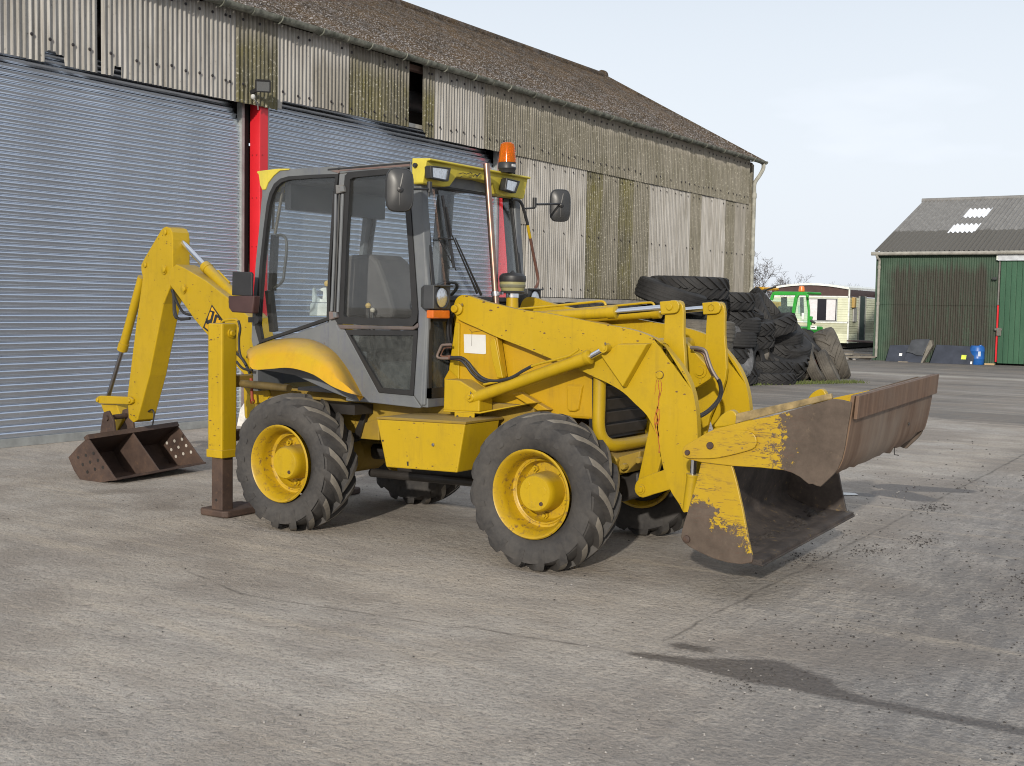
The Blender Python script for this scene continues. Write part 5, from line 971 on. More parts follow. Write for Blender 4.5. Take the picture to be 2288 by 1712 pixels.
# exhaust and air pre-cleaner
t = NT('heated_steel'); x, y, z = t.sep(); MEXH = t.out(t.mix(t.ramp(t.noise(3,3,.5,t.map((1,1,3))), (.3,0),(.7,1)), (.20,.125,.10), (.30,.20,.16)), .34, .95)
e0, e1 = U(Z3(815,1400), Y=-.10), U(Z3(736,262), Y=-.10); m = MB(); dv = (e1-e0).normalized(); m.tube([e0-dv*.08, e1], .0235, 20, False); m.tube([e1, e1-dv*.25], .021, 20, False); ex = m.build('exhaust_stack', MEXH, L, smooth=True)
m = MB(); m.tube([e0-dv*.02,e0+dv*.012], .030, 16); m.bar(e0+dv*.0+Vector((.03,0,0)), e0+Vector((.07,-.01,0)), .015,.02); m.build('exhaust_clamp', MDCH, ex)
pc0 = U(Z3(965,1395), Y=.02); m = MB(); m.lathe([(0,.045),(.0,.06),(.01,.080),(.05,.092),(.06,.090)], pc0, (0,0,1), 32); pcm = m.build('air_precleaner', plain('cleaner_bowl', (.30,.28,.13), .35), L, smooth=True)
MB().lathe([(.035,.0905),(.038,.0925),(.055,.0945),(.058,.092)], pc0, (0,0,1), 32).build('dust_line', plain('dust_band', (.17,.17,.12), .5), pcm, smooth=True); MB().lathe([(.058,.094),(.075,.098),(.10,.095),(.118,.075),(.125,.02),(.14,.008),(.14,.0005)], pc0+Vector((0,0,.018)), (0,0,1), 32).build('cleaner_lid', MBLK2, pcm, smooth=True)
MB().lathe([(.052,.0925),(.078,.0935)], pc0, (0,0,1), 32).build('cleaner_bowl_upper', D.materials['cleaner_bowl'], pcm, smooth=True)
MB().lathe([(-.035,.047),(.002,.047)], pc0, (0,0,1), 24).build('cleaner_clamp', MCHR, pcm, smooth=True); MB().lathe([(-.12,.045),(-.035,.043)], pc0, (0,0,1), 24).build('intake_pipe', MYE, pcm, smooth=True); MB().lathe([(-.006,.085),(.006,.088),(.012,.083)], pc0, (0,0,1), 32).build('bowl_clip', MBLK2, pcm, smooth=True)
# interior
MSEAT = plain('seat_cloth', (.10,.092,.088), .8, 0, .25, 6)
m = MB(); m.prism([U(Z2(*q), Y=-.20) for q in ((700,690),(845,685),(885,720),(925,820),(960,930),(988,1030),(980,1080),(690,1085))], (0,.40,0)); m.build('seat_back', MSEAT, L, bevel=.03)
MB().box(.15,.62,-.24,.24,1.30,1.44).build('seat_cushion', MSEAT, L, bevel=.04); MB().box(.2,.55,-.18,.18,1.0,1.30).build('seat_base', MBLK2, L)
MKNB = plain('lever_knob', (.55,.38,.12), .35); MWH = plain('white_plastic', (.72,.76,.72), .45)
for q, Y_, r in (((835,1002),-.35,.023),((862,1030),-.38,.02)):
    k = U(Z2(*q), Y=Y_); o = MB(); o.lathe([(-r,.001),(-r*.7,r*.72),(0,r),(r*.7,r*.72),(r,.001)], k, (0,0,1), 16); ko = o.build('lever_knob', MKNB if r > .021 else plain('bone_knob', (.55,.50,.40), .4), L, smooth=True); MB().tube([k, k+Vector((.03,0,-.35))], .008, 8).build('lever', MBLK2, ko)
k = U(C5(676,1080), Y=.05); o = MB(); r = .028; o.lathe([(-r,.001),(-r*.7,r*.72),(0,r),(r*.7,r*.72),(r,.001)], k, (0,0,1), 16); ko = o.build('lever_knob', MKNB, L, smooth=True); MB().tube([k, k+Vector((.02,0,-.4))], .009, 8).build('lever', MBLK2, ko)
m = MB(); m.prism([U(C5(*q), Y=.10) for q in ((522,1252),(690,1252),(690,1365),(515,1365))], (0,.10,0)); m.build('control_box', MWH, L, bevel=.008); m = MB(); m.prism([U(C5(*q), Y=.12) for q in ((545,1122),(560,1120),(565,1180),(600,1210),(632,1220),(640,1150),(600,1130),(640,1115),(690,1115),(690,1245),(540,1245))], (0,.02,0)); m.build('torn_notice', MWH, L)
MB().box(.30,.55,.12,.30,1.0,1.45).build('side_console', MBLK2, L, bevel=.02); MB().box(.78,1.02,-.40,.40,1.30,1.52).build('dashboard', MBLK2, L, bevel=.03); MB().tube([(.95,0,1.3),(.72,0,1.70)], .03, 10).build('steering_column', MBLK2, L)
sw = MB(); sc_ = Vector((.70,0,1.73)); sa = Vector((-.55,0,.83)).normalized(); sx1 = Vector((0,1,0)); sx2 = sa.cross(sx1); sw.tube([sc_+(sx1*math.cos(a)+sx2*math.sin(a))*.19 for a in [2*pi*i/28 for i in range(29)]], .013, 8, False); [sw.tube([sc_, sc_+(sx1*math.cos(a)+sx2*math.sin(a))*.19], .010, 6) for a in (.5,2.6,4.7)]; sw.build('steering_wheel', MBLK2, L, smooth=True)
MB().box(-.15,.95,-.56,.56,1.005,1.03).build('cab_mat', MBLK2, L); MB().box(.62,.95,-.54,-.2,1.03,1.25).build('pedal_box', plain('grey_trim', (.16,.165,.16), .6), L, bevel=.02)
# rear fender
up = [(118,1262),(180,1234),(250,1214),(330,1203),(400,1200),(500,1215),(600,1268),(680,1360),(740,1458),(790,1554)]
lo = [(92,1330),(120,1392),(230,1391),(320,1384),(400,1394),(500,1428),(600,1492),(680,1528),(735,1545),(788,1556)]
fm_ = MB(); rings = []
for (u_, l_) in zip(cr([Vector((*q,0)) for q in up],3), cr([Vector((*q,0)) for q in lo],3)):
    a = U(Z2(u_.x,u_.y), Y=-.635); b = U(Z2(l_.x,l_.y), Y=-.885); mid = a.lerp(b,.5); k = b-a
    e1_ = Vector((a.x+(b.x-a.x)*.25, -.72, a.z+(b.z-a.z)*.05)); e2_ = Vector((a.x+(b.x-a.x)*.6, -.815, a.z+(b.z-a.z)*.28)); e3_ = Vector((a.x+(b.x-a.x)*.9, -.868, a.z+(b.z-a.z)*.66))
    rings.append([a, e1_, e2_, e3_, b, b+Vector((0,.018,0)), e3_+Vector((0,.03,-.012)), e2_+Vector((0,.02,-.03)), Vector((a.x,-.62,e2_.z-.03)), Vector((a.x,-.60,a.z-.01))])
fm_.loft(rings); fm_.build('rear_fender', MYF, L, smooth=40); fm_.mirror().build('rear_fender', MYF, L, smooth=40)
MB().box(-.42,.45,-.60,-.40,.86,.93).build('inner_wheel_arch', MGRM, L)
# ---------------- bonnet, tower, grille
m = MB(); m.prism([(1.12,-.335,1.62),(1.5,-.335,1.61),(2.0,-.335,1.56),(2.25,-.335,1.47),(2.31,-.335,1.36),(2.31,-.335,.93),(1.9,-.335,.93),(1.6,-.335,.98),(1.12,-.335,1.0)], (0,.67,0)); m.build('bonnet', MYO, L, bevel=.02)
emb = [U(Z4(*q), Y=-.337) for q in ((1230,822),(1372,826),(1335,1040),(1300,1058),(1250,1055),(1236,1030))]; m = MB(); m.loft([emb,[p+Vector((0,-.014,0))+((sum(emb,Vector())/6)-p)*.14 for p in emb]]); m.build('bonnet_emboss', MYO, L, bevel=.004)
m = MB(); m.bar(U(Z4(1447,770),Y=-.339), U(Z4(1447,1100),Y=-.339), .006,.012,(0,1,0)); m.build('panel_joint', MGRM, L); m = MB(); m.prism(pp(Z4, ((755,905),(830,890),(1080,1040),(980,1045)), -.40), (0,.06,0)); m.build('stiffener', MYO, L, bevel=.006)
tw = plate('loader_tower', Z4, ((300,240),(350,240),(640,420),(690,760),(545,835),(525,935),(490,1035),(200,1040),(196,775),(238,700)), -.415, .06, MYO, .006, both=True)[0]
m = MB(); m.prism(pp(Z4, ((575,470),(610,430),(625,440),(690,770),(640,770),(600,620)), -.425), (0,.04,0)); m.build('tower_rib', MYE, tw, bevel=.005)
m = MB(); m.prism(pp(Z4, ((290,300),(325,310),(320,785),(236,700)), -.43), (0,.03,0)); m.build('tower_rib', MYE, tw, bevel=.005)
brk = plate('cylinder_bracket', Z4, ((198,780),(325,790),(450,868),(485,895),(494,920),(492,1056),(190,1043)), -.56, .16, MYE, .008, both=True)[0]
m = MB(); m.prism(pp(Z4, ((190,1040),(492,1056),(880,985),(880,992),(495,1070),(190,1052)), -.565), (0,.20,0)); m.build('shelf_plate', MYE, L, bevel=.003)
m = MB(); m.prism(pp(Z4, ((283,1057),(450,1068),(446,1132),(283,1116)), -.57), (0,.012,0)); tp_ = m.build('towing_plate', MYE, L, bevel=.003)
for q in ((308,1095),(417,1103)): boss(Z4, q, -.571, .010, .002, mat=MGRM, n=12, name='hole', parent=tp_)
boss(Z4, (422,932), -.56, .032, .018, name='bracket_boss'); boss(Z4, (412,930), -.575, .015, .02, n=6, name='bracket_bolt')
m = MB(); m.prism(cr(pp(Z4, ((362,402),(545,408),(548,566),(530,570),(366,558)), -.419),1,True), (0,.002,0)); m.build('blank_notice_plate', plain('white_plate', (.62,.62,.60), .4, 0, .1, 3), tw)
m = MB(); m.tube(pp(Z4, ((430,385),(428,500)), -.4195), .0012, 5); m.tube(pp(Z4, ((410,360),(430,385),(520,372)), -.418), .0012, 5); m.build('rust_streak', MRUST, tw)
ft = cr([Vector((2.335,-.37,1.25)),Vector((2.335,-.37,1.05)),Vector((2.335,-.37,.90)),Vector((2.35,-.35,.82)),Vector((2.38,-.30,.775)),Vector((2.40,-.18,.765)),Vector((2.40,.18,.765)),Vector((2.38,.30,.775)),Vector((2.35,.35,.82)),Vector((2.335,.37,.90)),Vector((2.335,.37,1.05)),Vector((2.335,.37,1.25))], 5)
m = MB(); m.tube(ft, .042, 16); m.build('front_guard_tube', MYE, L, smooth=True)
m = MB(); m.box(2.24,2.315,-.33,.33,.80,1.42); gr = m.build('grille', MBLK2, L)
MSLAT = plain('grille_slat', (.040,.034,.030), .6, 0, .5, 6)
for k in range(6): MB().bar((2.335,-.30,.86+k*.085),(2.335,.30,.86+k*.085),.012,.075,(.25,0,1)).build('grille_slat', MSLAT, gr, bevel=.004)
# ---------------- loader arms
top4 = [(276,190),(284,140),(305,98),(345,74),(400,80),(520,120),(640,152),(850,200),(1060,226),(1400,292),(1600,330),(1780,366),(1920,415),(2030,480)]
rt5 = [(330,425),(400,480),(470,560),(530,650),(570,750),(592,860),(602,1000),(602,1150),(590,1280),(565,1420),(535,1495),(515,1500),(490,1452),(440,1375),(408,1290),(385,1200),(368,1100),(338,1000),(290,905)]
bot4 = [(1800,985),(1700,890),(1570,812),(1450,758),(1330,700),(1100,610),(870,515),(640,425),(480,352),(335,288),(300,255)]
YA = -.45
armP = [U(Z4(*q), Y=YA) for q in top4]+[U(Z5(*q), Y=YA) for q in rt5]+[U(Z4(*q), Y=YA) for q in bot4]
armP = cr(armP, 3, True); m = MB(); m.prism(armP, (0,.055,0)); arm = m.build('loader_arm', MYE, L, bevel=.008); arm2 = m.mirror().build('loader_arm', MYE, L, bevel=.008)
for s_ in (0,1):
    def bld(m, name, mat, **k): return (m.mirror() if s_ else m).build(name, mat, (arm, arm2)[s_], **k)
    tri = [U(Z4(*q), Y=YA-.002) for q in ((1535,575),(1690,480),(1948,476),(1730,856))]; c_ = sum(tri, Vector())/4; m = MB(); m.loft([tri,[c_+(p-c_)*.94+Vector((0,-.055,0)) for p in tri]]); bld(m, 'arm_gusset', MYE, bevel=.006)
    m = MB(); m.lathe([(-.01,.040),(.02,.040),(.022,.036),(.022,.001)], U(Z4(320,190), Y=YA), (0,-1,0), 28); bld(m, 'pivot_boss', MYE, smooth=True); m = MB(); m.lathe([(.02,.026),(.042,.026),(.046,.022),(.046,.001)], U(Z4(308,190), Y=YA), (0,-1,0), 24); bld(m, 'pivot_pin', MYE, smooth=True)
    m = MB(); m.lathe([(-.01,.0235),(.010,.0235),(.013,.020),(.013,.001)], U(Z4(2010,745), Y=YA), (0,-1,0), 24); bld(m, 'lever_pin', MYE, smooth=True); m = MB(); m.lathe([(-.001,.027),(.0012,.027),(.0012,.022)], U(Z4(2010,745), Y=YA), (0,-1,0), 28); bld(m, 'rust_ring', MRUST)
t = NT('rust_stain'); MSTAIN = t.out(t.mix(t.ramp(t.noise(30,4), (.35,0),(.6,1)), (.40,.12,.012), (.24,.06,.012)), .6)
m = MB(); random.seed(9)
def streak(path, w0, w1):
    P = [U(Z4(*q), Y=YA-.0012) for q in path]; P = cr(P, 4); n = len(P); vs = []
    for i, p in enumerate(P):
        w = (w0+(w1-w0)*i/(n-1))*random.uniform(.7,2.0); dx = random.gauss(0,.0012); vs += [p+Vector((-w+dx,0,0)), p+Vector((w+dx,0,0))]
    m.add(vs, [(2*i,2*i+1,2*i+3,2*i+2) for i in range(n-1)])
streak(((2000,790),(1998,830),(2006,890),(2000,940),(1995,1000),(1985,1070),(1985,1140),(1990,1200),(1998,1280),(2004,1400)), .0022, .0035); streak(((2016,790),(2022,830),(2018,890),(2002,950)), .0018, .0015); streak(((1988,780),(1972,830),(1972,860),(1962,910)), .0012, .0008); streak(((1990,1010),(1972,1080),(1965,1130),(1975,1190)), .0025, .002); streak(((2000,1030),(2004,1100),(1990,1180),(2000,1260)), .003, .002); streak(((1978,1060),(1992,1120),(1970,1170),(1985,1240)), .0028, .002)
m.build('rust_streak', MSTAIN, arm, recalc=False)
m = MB()
for q in ((720,372),(1364,397)): m.lathe([(0,.0045),(.0008,.0045),(.0008,.0003)], U(Z4(*q), Y=YA), (0,-1,0), 10)
for i in range(26):
    q = (random.uniform(600,2000), 0); q = (q[0], 250+(q[0]-600)*.16+random.uniform(-10,150)); a = random.uniform(-.6,.2); p = U(Z4(*q), Y=YA-.0006); d = Vector((math.cos(a),0,math.sin(a)))*random.uniform(.003,.009); m.add([p-d, p+d, p+d*.6+Vector((0,0,.0022))], [(0,1,2)])
stuff(m.build('paint_chips', MRUST, arm, recalc=False))
MB().tube([(2.62,-.34,1.42),(2.62,.34,1.42)], .055, 18).build('cross_tube', MYE, L, smooth=True); MB().tube([(2.97,-.34,.62),(2.97,.34,.62)], .06, 18).build('cross_tube', MYE, L, smooth=True)
# ---------------- lift cylinders
for s_ in (0,1):
    def lf(name, mat, m, parent=None, **k): return (m.mirror() if s_ else m).build(name, mat, parent or L, **k)
    Y_ = -.535; a, b, c_, e_ = [U(Z4(*q), Y=Y_) for q in ((440,940),(1425,590),(1445,576),(1552,517))]; d = (b-a).normalized()
    cy = lf('lift_cylinder', MYE, MB().tube([a, a+d*.10, b-d*.11, b-d*.11, b-d*.035, b-d*.035, b-d*.032, b-d*.005, b], [.038,.041,.041,.043,.043,.046,.048,.048,.040], 22), smooth=40)
    lf('lift_rod', MCHR, MB().tube([b, e_], .0195, 18), cy, smooth=True); m = MB(); m.lathe([(-.03,.030),(.03,.030),(.03,.020),(.034,.019),(.036,.001)], e_, (0,-1,0), 22); lf('rod_eye', MYE, m, cy, smooth=40)
    m = MB(); m.tube(cr([U(Z4(*q), Y=Y_-.035) for q in ((930,672),(1000,650),(1110,622),(1200,598),(1250,582),(1290,556),(1330,530))], 4), .008, 8); m.tube([U(Z4(530,825),Y=Y_-.03), U(Z4(650,800),Y=Y_-.03)], .008, 8); lf('cylinder_pipe', MYE, m, cy, smooth=True)
    m = MB(); m.tube(cr([U(Z4(*q), Y=Y_-.03) for q in ((250,600),(340,600),(400,640),(460,720),(540,780),(640,795),(760,768),(860,710),(940,668))], 5), .011, 8); hz = lf('hydraulic_hose', MHOSE, m, smooth=True)
    m = MB(); m.tube(cr([U(Z4(*q), Y=Y_-.015) for q in ((250,606),(330,618),(380,660),(440,740),(520,795),(620,808),(660,800))], 5), .011, 8); lf('hydraulic_hose', MHOSE, m, smooth=True)
    m = MB(); m.tube([U(Z4(240,598),Y=Y_-.02), U(Z4(345,604),Y=Y_-.02)], .013, 8); lf('hose_ferrule', plain('rusty_ferrule', (.14,.06,.04), .6) if not s_ else D.materials['rusty_ferrule'], m, hz, smooth=True)
m = MB(); m.tube(cr([U(C4(*q), Y=-.50) for q in ((865,965),(800,968),(768,975),(745,1020),(722,1078),(738,1102),(800,1108),(900,1104))], 4), .009, 8); m.build('step_handle', plain('worn_pipe', (.22,.17,.15), .5, .3), L, smooth=True)
m = MB(); m.tube(cr([U(C4(*q), Y=-.46) for q in ((862,995),(800,998),(770,1040),(760,1080),(800,1090),(860,1080))], 4), .007, 8); m.build('step_handle_inner', plain('worn_pipe_brown', (.16,.08,.055), .6), L, smooth=True)
# ---------------- tilt cylinders, levers, links
for s_ in (0,1):
    def lf(name, mat, m, parent=None, **k): return (m.mirror() if s_ else m).build(name, mat, parent or L, **k)
    Y_ = -.32; a = Vector((1.35,Y_,1.56)); g = U(Z4(1645,214), Y=Y_); e_ = U(C2(875,588), Y=Y_); d = (g-a).normalized()
    cy = lf('tilt_cylinder', MYE, MB().tube([a, g-d*.06, g-d*.06, g-d*.004, g], [.038,.038,.043,.043,.036], 22), smooth=40); lf('tilt_rod', MCHR, MB().tube([g, e_-d*.05], .0195, 18), cy, smooth=True)
    cl = [U(C2(*q), Y=Y_-.045) for q in ((695,516),(905,498),(945,515),(965,560),(960,610),(935,660),(895,676),(712,688),(708,600))]; m = MB(); m.prism(cl, (0,.026,0)); m.prism([p+Vector((0,.066,0)) for p in cl], (0,.026,0)); m.prism([U(C2(*q), Y=Y_-.03) for q in ((695,516),(770,510),(775,690),(712,688))], (0,.06,0)); lf('clevis', MYE, m, cy, bevel=.005)
    m = MB(); m.lathe([(-.10,.022),(.006,.022),(.009,.018),(.009,.001)], e_+Vector((0,-.045,0)), (0,-1,0), 8 if s_ else 24); lf('clevis_pin', MYE, m, cy, smooth=True)
    m = MB(); m.tube(cr([U(Z4(*q), Y=Y_-.03) for q in ((820,190),(1100,166),(1380,138),(1500,126),(1540,132),(1556,160))], 4), .0085, 8); lf('cylinder_pipe', MYE, m, cy, smooth=True)
    lev = [(440,196),(480,200),(508,222),(517,270),(516,420),(530,640),(500,780),(420,960),(372,1200),(330,1330),(290,1390),(255,1400),(225,1370),(232,1320),(300,1000),(325,820),(365,660),(388,480),(397,340),(405,240),(415,210)]
    m = MB(); m.prism(cr([U(Z5(*q), Y=Y_-.017) for q in lev], 2, True), (0,.036,0)); lv = lf('tilt_lever', MYE, m, bevel=.005)
    m = MB(); m.prism(cr([U(Z5(*q), Y=Y_-.075) for q in ((213,1360),(225,1315),(265,1288),(400,1240),(560,1200),(575,1310),(415,1368),(330,1392),(265,1413),(228,1395)) ], 2, True), (0,.045,0)); lk = lf('tilt_link', MYE, m, bevel=.006); m = MB(); m.lathe([(-.02,.032),(.006,.032),(.006,.022),(.016,.020),(.016,.001)], U(Z5(252,1360), Y=Y_-.078), (0,-1,0), 24); lf('link_pin', MYE, m, lk, smooth=40)
m = MB(); m.prism(cr([U(Z5(*q), Y=-.03) for q in ((430,470),(500,440),(560,490),(650,585),(682,630),(685,670),(650,700),(575,740),(520,720))], 3, True), (0,.06,0)); cbk = m.build('centre_bracket', MYE, L, bevel=.006)
q = U(Z5(622,632), Y=-.03); m = MB(); m.lathe([(-.03,.045),(.01,.045),(.01,.030),(.022,.028),(.022,.001)], q, (0,-1,0), 28); m.build('centre_bush', MYE, cbk, smooth=40); m = MB(); m.lathe([(0,.008),(.03,.006),(.03,.001)], q+Vector((0,-.005,-.05)), (0,0,-1), 8); m.build('grease_nipple', MYE, cbk)
hp = cr([U(Z5(*q), Y=-.10) for q in ((560,488),(610,492),(650,508),(668,560),(690,620),(715,665),(738,700),(748,750),(738,800),(700,850),(650,892),(590,922))], 5); n = len(hp)
m = MB(); m.tube(hp[:int(n*.52)], .012, 8); hh = m.build('bucket_hose', plain('grey_hose', (.15,.125,.11), .5, .3), L, smooth=True); m = MB(); m.tube(hp[int(n*.5):], [.0135+.0035*(i % 2) for i in range(len(hp)-int(n*.5))], 10); 
P2 = hp[int(n*.5):]; D2 = []
for i in range(len(P2)-1): D2 += [P2[i].lerp(P2[i+1], k/4) for k in range(4)]
m = MB(); m.tube(D2, [.012+.004*(i % 2) for i in range(len(D2))], 10); m.build('spiral_guard', plain('guard_black', (.04,.04,.042), .4), hh); m = MB(); m.tube(cr([U(Z5(*q), Y=-.06) for q in ((585,500),(640,525),(665,590),(700,660))], 5), .011, 8); m.build('bucket_pipe', plain('rusty_pipe', (.16,.10,.075), .5, .3), L, smooth=True)
_before = set(D.objects)
# ---------------- four-in-one bucket
YB = -.83
prof = [(300,745),(262,880),(225,1010),(180,1180),(160,1270),(168,1330),(210,1375),(300,1425),(400,1468),(500,1494),(600,1508),(690,1510),(765,1526)]
PB = cr([U(Z6(*q), Y=YB) for q in prof], 3); m = MB(); n = len(PB); W2 = Vector((0,-2*YB,0)); vs = []
for off in (0,.018):
    for i, p in enumerate(PB):
        tg = (PB[min(i+1,n-1)]-PB[max(i-1,0)]).normalized(); nn = Vector((tg.z,0,-tg.x)); vs += [p-nn*off+Vector((0,.004,0)), p-nn*off+W2-Vector((0,.004,0))]
fs = []
for i in range(n-1): fs += [(2*i,2*i+2,2*i+3,2*i+1),(2*n+2*i,2*n+2*i+1,2*n+2*i+3,2*n+2*i+2)]
fs += [(0,1,2*n+1,2*n),(2*n-2,4*n-2,4*n-1,2*n-1)]+[(2*i,2*n+2*i,2*n+2*i+2,2*i+2) for i in range(n-1)]+[(2*i+1,2*i+3,2*n+2*i+3,2*n+2*i+1) for i in range(n-1)]
t = NT('bucket_inside'); n1 = t.noise(5,5,.7); n2 = t.noise(20,4,.75); c = t.mix(t.ramp(n1, (.35,0),(.65,1)), (.030,.024,.022), (.085,.068,.058)); c = t.mix(t.ramp(n2, (.60,0),(.70,.7)), c, (.22,.15,.05)); t.bump(n2, .4, .006); MINS = t.out(c, .7, .2)
m.add(vs, fs); bsh = m.build('bucket_shell', MINS, L, smooth=40)
sideB = [(300,738),(400,752),(535,762),(548,800),(575,900),(620,1100),(655,1290),(695,1480),(690,1512),(610,1526),(500,1512),(400,1484),(300,1440),(205,1390),(158,1350),(142,1318),(148,1270),(165,1210),(210,1070),(255,905)]
for s_ in (0,1):
    m = MB(); m.prism([U(Z6(*q), Y=YB-.012) for q in sideB], (0,.022,0)); o = (m.mirror() if s_ else m).build('bucket_side', MINS if s_ else MBKT, L, bevel=.004)
    m = MB(); m.lathe([(-.01,.024),(.01,.022),(.014,.015),(.014,.001)], U(Z6(188,1330), Y=YB-.012), (0,-1,0), 16); (m.mirror() if s_ else m).build('corner_bolt', MRUST, o, smooth=True)
e0_, e1_ = U(Z6(690,1512), Y=YB), U(Z6(778,1534), Y=YB); m = MB(); d = (e1_-e0_).normalized(); nn = Vector((-d.z,0,d.x)); m.prism([e0_-d*.13+nn*.006, e0_+nn*.010, e1_+nn*.002, e1_-nn*.008, e0_-nn*.010, e0_-d*.13-nn*.004], (0,-2*YB,0)); m.build('cutting_edge', MINS, bsh, bevel=.003)
random.seed(12); m = MB()
for i in range(70):
    k = random.random(); y_ = -.75+1.5*k; p = U(Z6(600,1505), Y=YB); p = Vector((p.x-random.uniform(0,.25)*(1 if k < .8 else 1), y_, p.z+.012)); r = random.uniform(.008,.028)*(1+k*.9); m.lathe([(-r*.3,r),(r*.25,r*.8),(r*.55,r*.3),(r*.55,.001)], p, (random.gauss(0,.2),random.gauss(0,.2),1), 6)
stuff(m.build('mud_clods', MMUD, bsh))
# clam cylinders
for s_ in (0,1):
    a, b, c_ = U(Z6(243,700), Y=-.64), U(Z6(236,836), Y=-.64), U(Z6(200,1120), Y=-.64); m = MB(); m.tube([b,b+(c_-b)*.06,b+(c_-b)*.06,c_], [.040,.040,.036,.036], 18); o = (m.mirror() if s_ else m).build('clam_cylinder', MYE, L, smooth=40); m = MB(); m.tube([a,b], .019, 14); (m.mirror() if s_ else m).build('clam_rod', MCHR, o, smooth=True)
# jaw
jaw = [(152,655),(158,625),(185,600),(330,515),(400,482),(560,440),(860,375),(1310,248),(1380,255),(1462,275),(1450,360),(1430,470),(1408,620),(1385,715),(1350,795),(1320,832),(1270,880),(1220,926),(1190,920),(1160,905),(1130,906),(1095,880),(1060,850),(1000,818),(930,797),(760,778),(540,765),(300,736),(195,712),(160,692)]
YJ = -.848
for s_ in (0,1):
    def lf(name, mat, m, parent=None, **k): return (m.mirror() if s_ else m).build(name, mat, parent or L, **k)
    m = MB(); m.prism([U(Z6(*q), Y=YJ-.012) for q in jaw], (0,.024,0)); js = lf('jaw_side', MJAW, m, bevel=.004)
    m = MB(); m.prism(cr([U(Z6(*q), Y=YJ-.032) for q in ((155,668),(162,630),(190,602),(335,517),(450,495),(560,488),(660,494),(710,525),(727,568),(712,622),(640,652),(440,700),(300,708),(200,704),(165,692))], 2, True), (0,.020,0)); lf('jaw_lug', worn('worn_lug_paint', lambda t,x,y,z: t.math('ADD', t.math('MULTIPLY', t.math('SUBTRACT', x, 3.30), .5), .12), 0, 1) if not s_ else D.materials['worn_lug_paint'], m, js, bevel=.004)
    for q, r in (((195,660),.016),((370,606),.021)): m = MB(); m.lathe([(-.005,r),(.008,r),(.013,r*.8),(.013,.001)], U(Z6(*q), Y=YJ-.032), (0,-1,0), 18); lf('jaw_pin', MRUST, m, js, smooth=True)
    a, b = U(Z6(570,420), Y=YJ+.0), U(Z6(1312,242), Y=YJ+.0); m = MB(); tt = [U(Z6(*q), Y=YJ+.012) for q in ((560,440),(1310,248),(1300,205),(570,362))]; m.prism(tt, (0,.03,0)); (None if s_ else lf('jaw_top_rail', plain('scuffed_tan', (.26,.19,.085), .6, 0, .6, 14), m, js, bevel=.005))
    if not s_: MTAN = D.materials['scuffed_tan']
    m = MB(); m.prism(cr([U(Z6(*q), Y=YJ+.06) for q in ((400,470),(420,420),(455,375),(500,345),(535,338),(565,360),(580,400),(572,445))], 2, True), (0,.05,0)); lf('jaw_ear', MYE, m, js, bevel=.006)
bl = [(1486,224),(1470,330),(1452,450),(1425,600),(1395,720),(1360,790),(1322,832)]; PBl = cr([U(Z6(*q), Y=YJ) for q in bl], 3); m = MB(); n = len(PBl); W2 = Vector((0,-2*YJ,0)); ny = 24; rows = []
random.seed(2); jg = [random.gauss(0,.006) for _ in range(ny+1)]
for off in (0,-.02):
    for i, p in enumerate(PBl):
        for k in range(ny+1):
            q = p+W2*(k/ny)+Vector((off,0,0)); 
            if i >= n-2: q.z += jg[k]+.06*max(0,(k/ny-.78)/.22)**2*1.6
            if i >= n-5 : q.z += .05*max(0,(k/ny-.80)/.20)**2
            rows.append(q)
w = ny+1; fs = []
for o_ in (0,1):
    b0 = o_*n*w
    for i in range(n-1):
        for k in range(ny): fs.append((b0+i*w+k, b0+i*w+k+1, b0+(i+1)*w+k+1, b0+(i+1)*w+k))
fs += [(k, n*w+k, n*w+k+1, k+1) for k in range(ny)]+[((n-1)*w+k, (n-1)*w+k+1, n*w+(n-1)*w+k+1, n*w+(n-1)*w+k) for k in range(ny)]+[(i*w, (i+1)*w, n*w+(i+1)*w, n*w+i*w) for i in range(n-1)]+[(i*w+ny, n*w+i*w+ny, n*w+(i+1)*w+ny, (i+1)*w+ny) for i in range(n-1)]
m.add(rows, fs); jb = m.build('jaw_blade', MBLADE, L, smooth=40)
ws = [U(Z6(*q), Y=YJ) for q in ((1490,222),(1470,405))]; m = MB(); d0 = Vector((.022,0,0)); m.prism([ws[0]+Vector((.003,0,0)), ws[1]+Vector((.003,0,0)), ws[1]+d0, ws[0]+d0], (0,-2*YJ-.01,0)); m.build('wear_strip', MSTRIP, jb, bevel=.003)
m = MB()
for q, yy in (((1475,300),-.2),((1475,280),.1),((1475,290),.45),((1430,620),.35)): m.lathe([(0,.011),(.004,.010),(.004,.0005)], Vector((U(Z6(*q), Y=YJ).x+.022 if q[1] < 400 else U(Z6(*q), Y=YJ).x, yy, U(Z6(*q), Y=YJ).z)), (1,0,0), 8)
stuff(m.build('blade_bolts', MGRM, jb)); m = MB(); q = U(Z6(1790,660), X=4.05); m.tube([q, q+Vector((.0,.01,-.05)), q+Vector((.02,.03,-.055))], .003, 5); m.build('bent_wire', MGRM, jb)
MB().tube([(3.45,-.84,.93),(3.45,.84,.93)], .04, 14).build('jaw_cross_tube', MYD, L, smooth=True)
for o in set(D.objects)-_before:
    for v in o.data.vertices: v.co.z += (v.co.y+.85)*.030
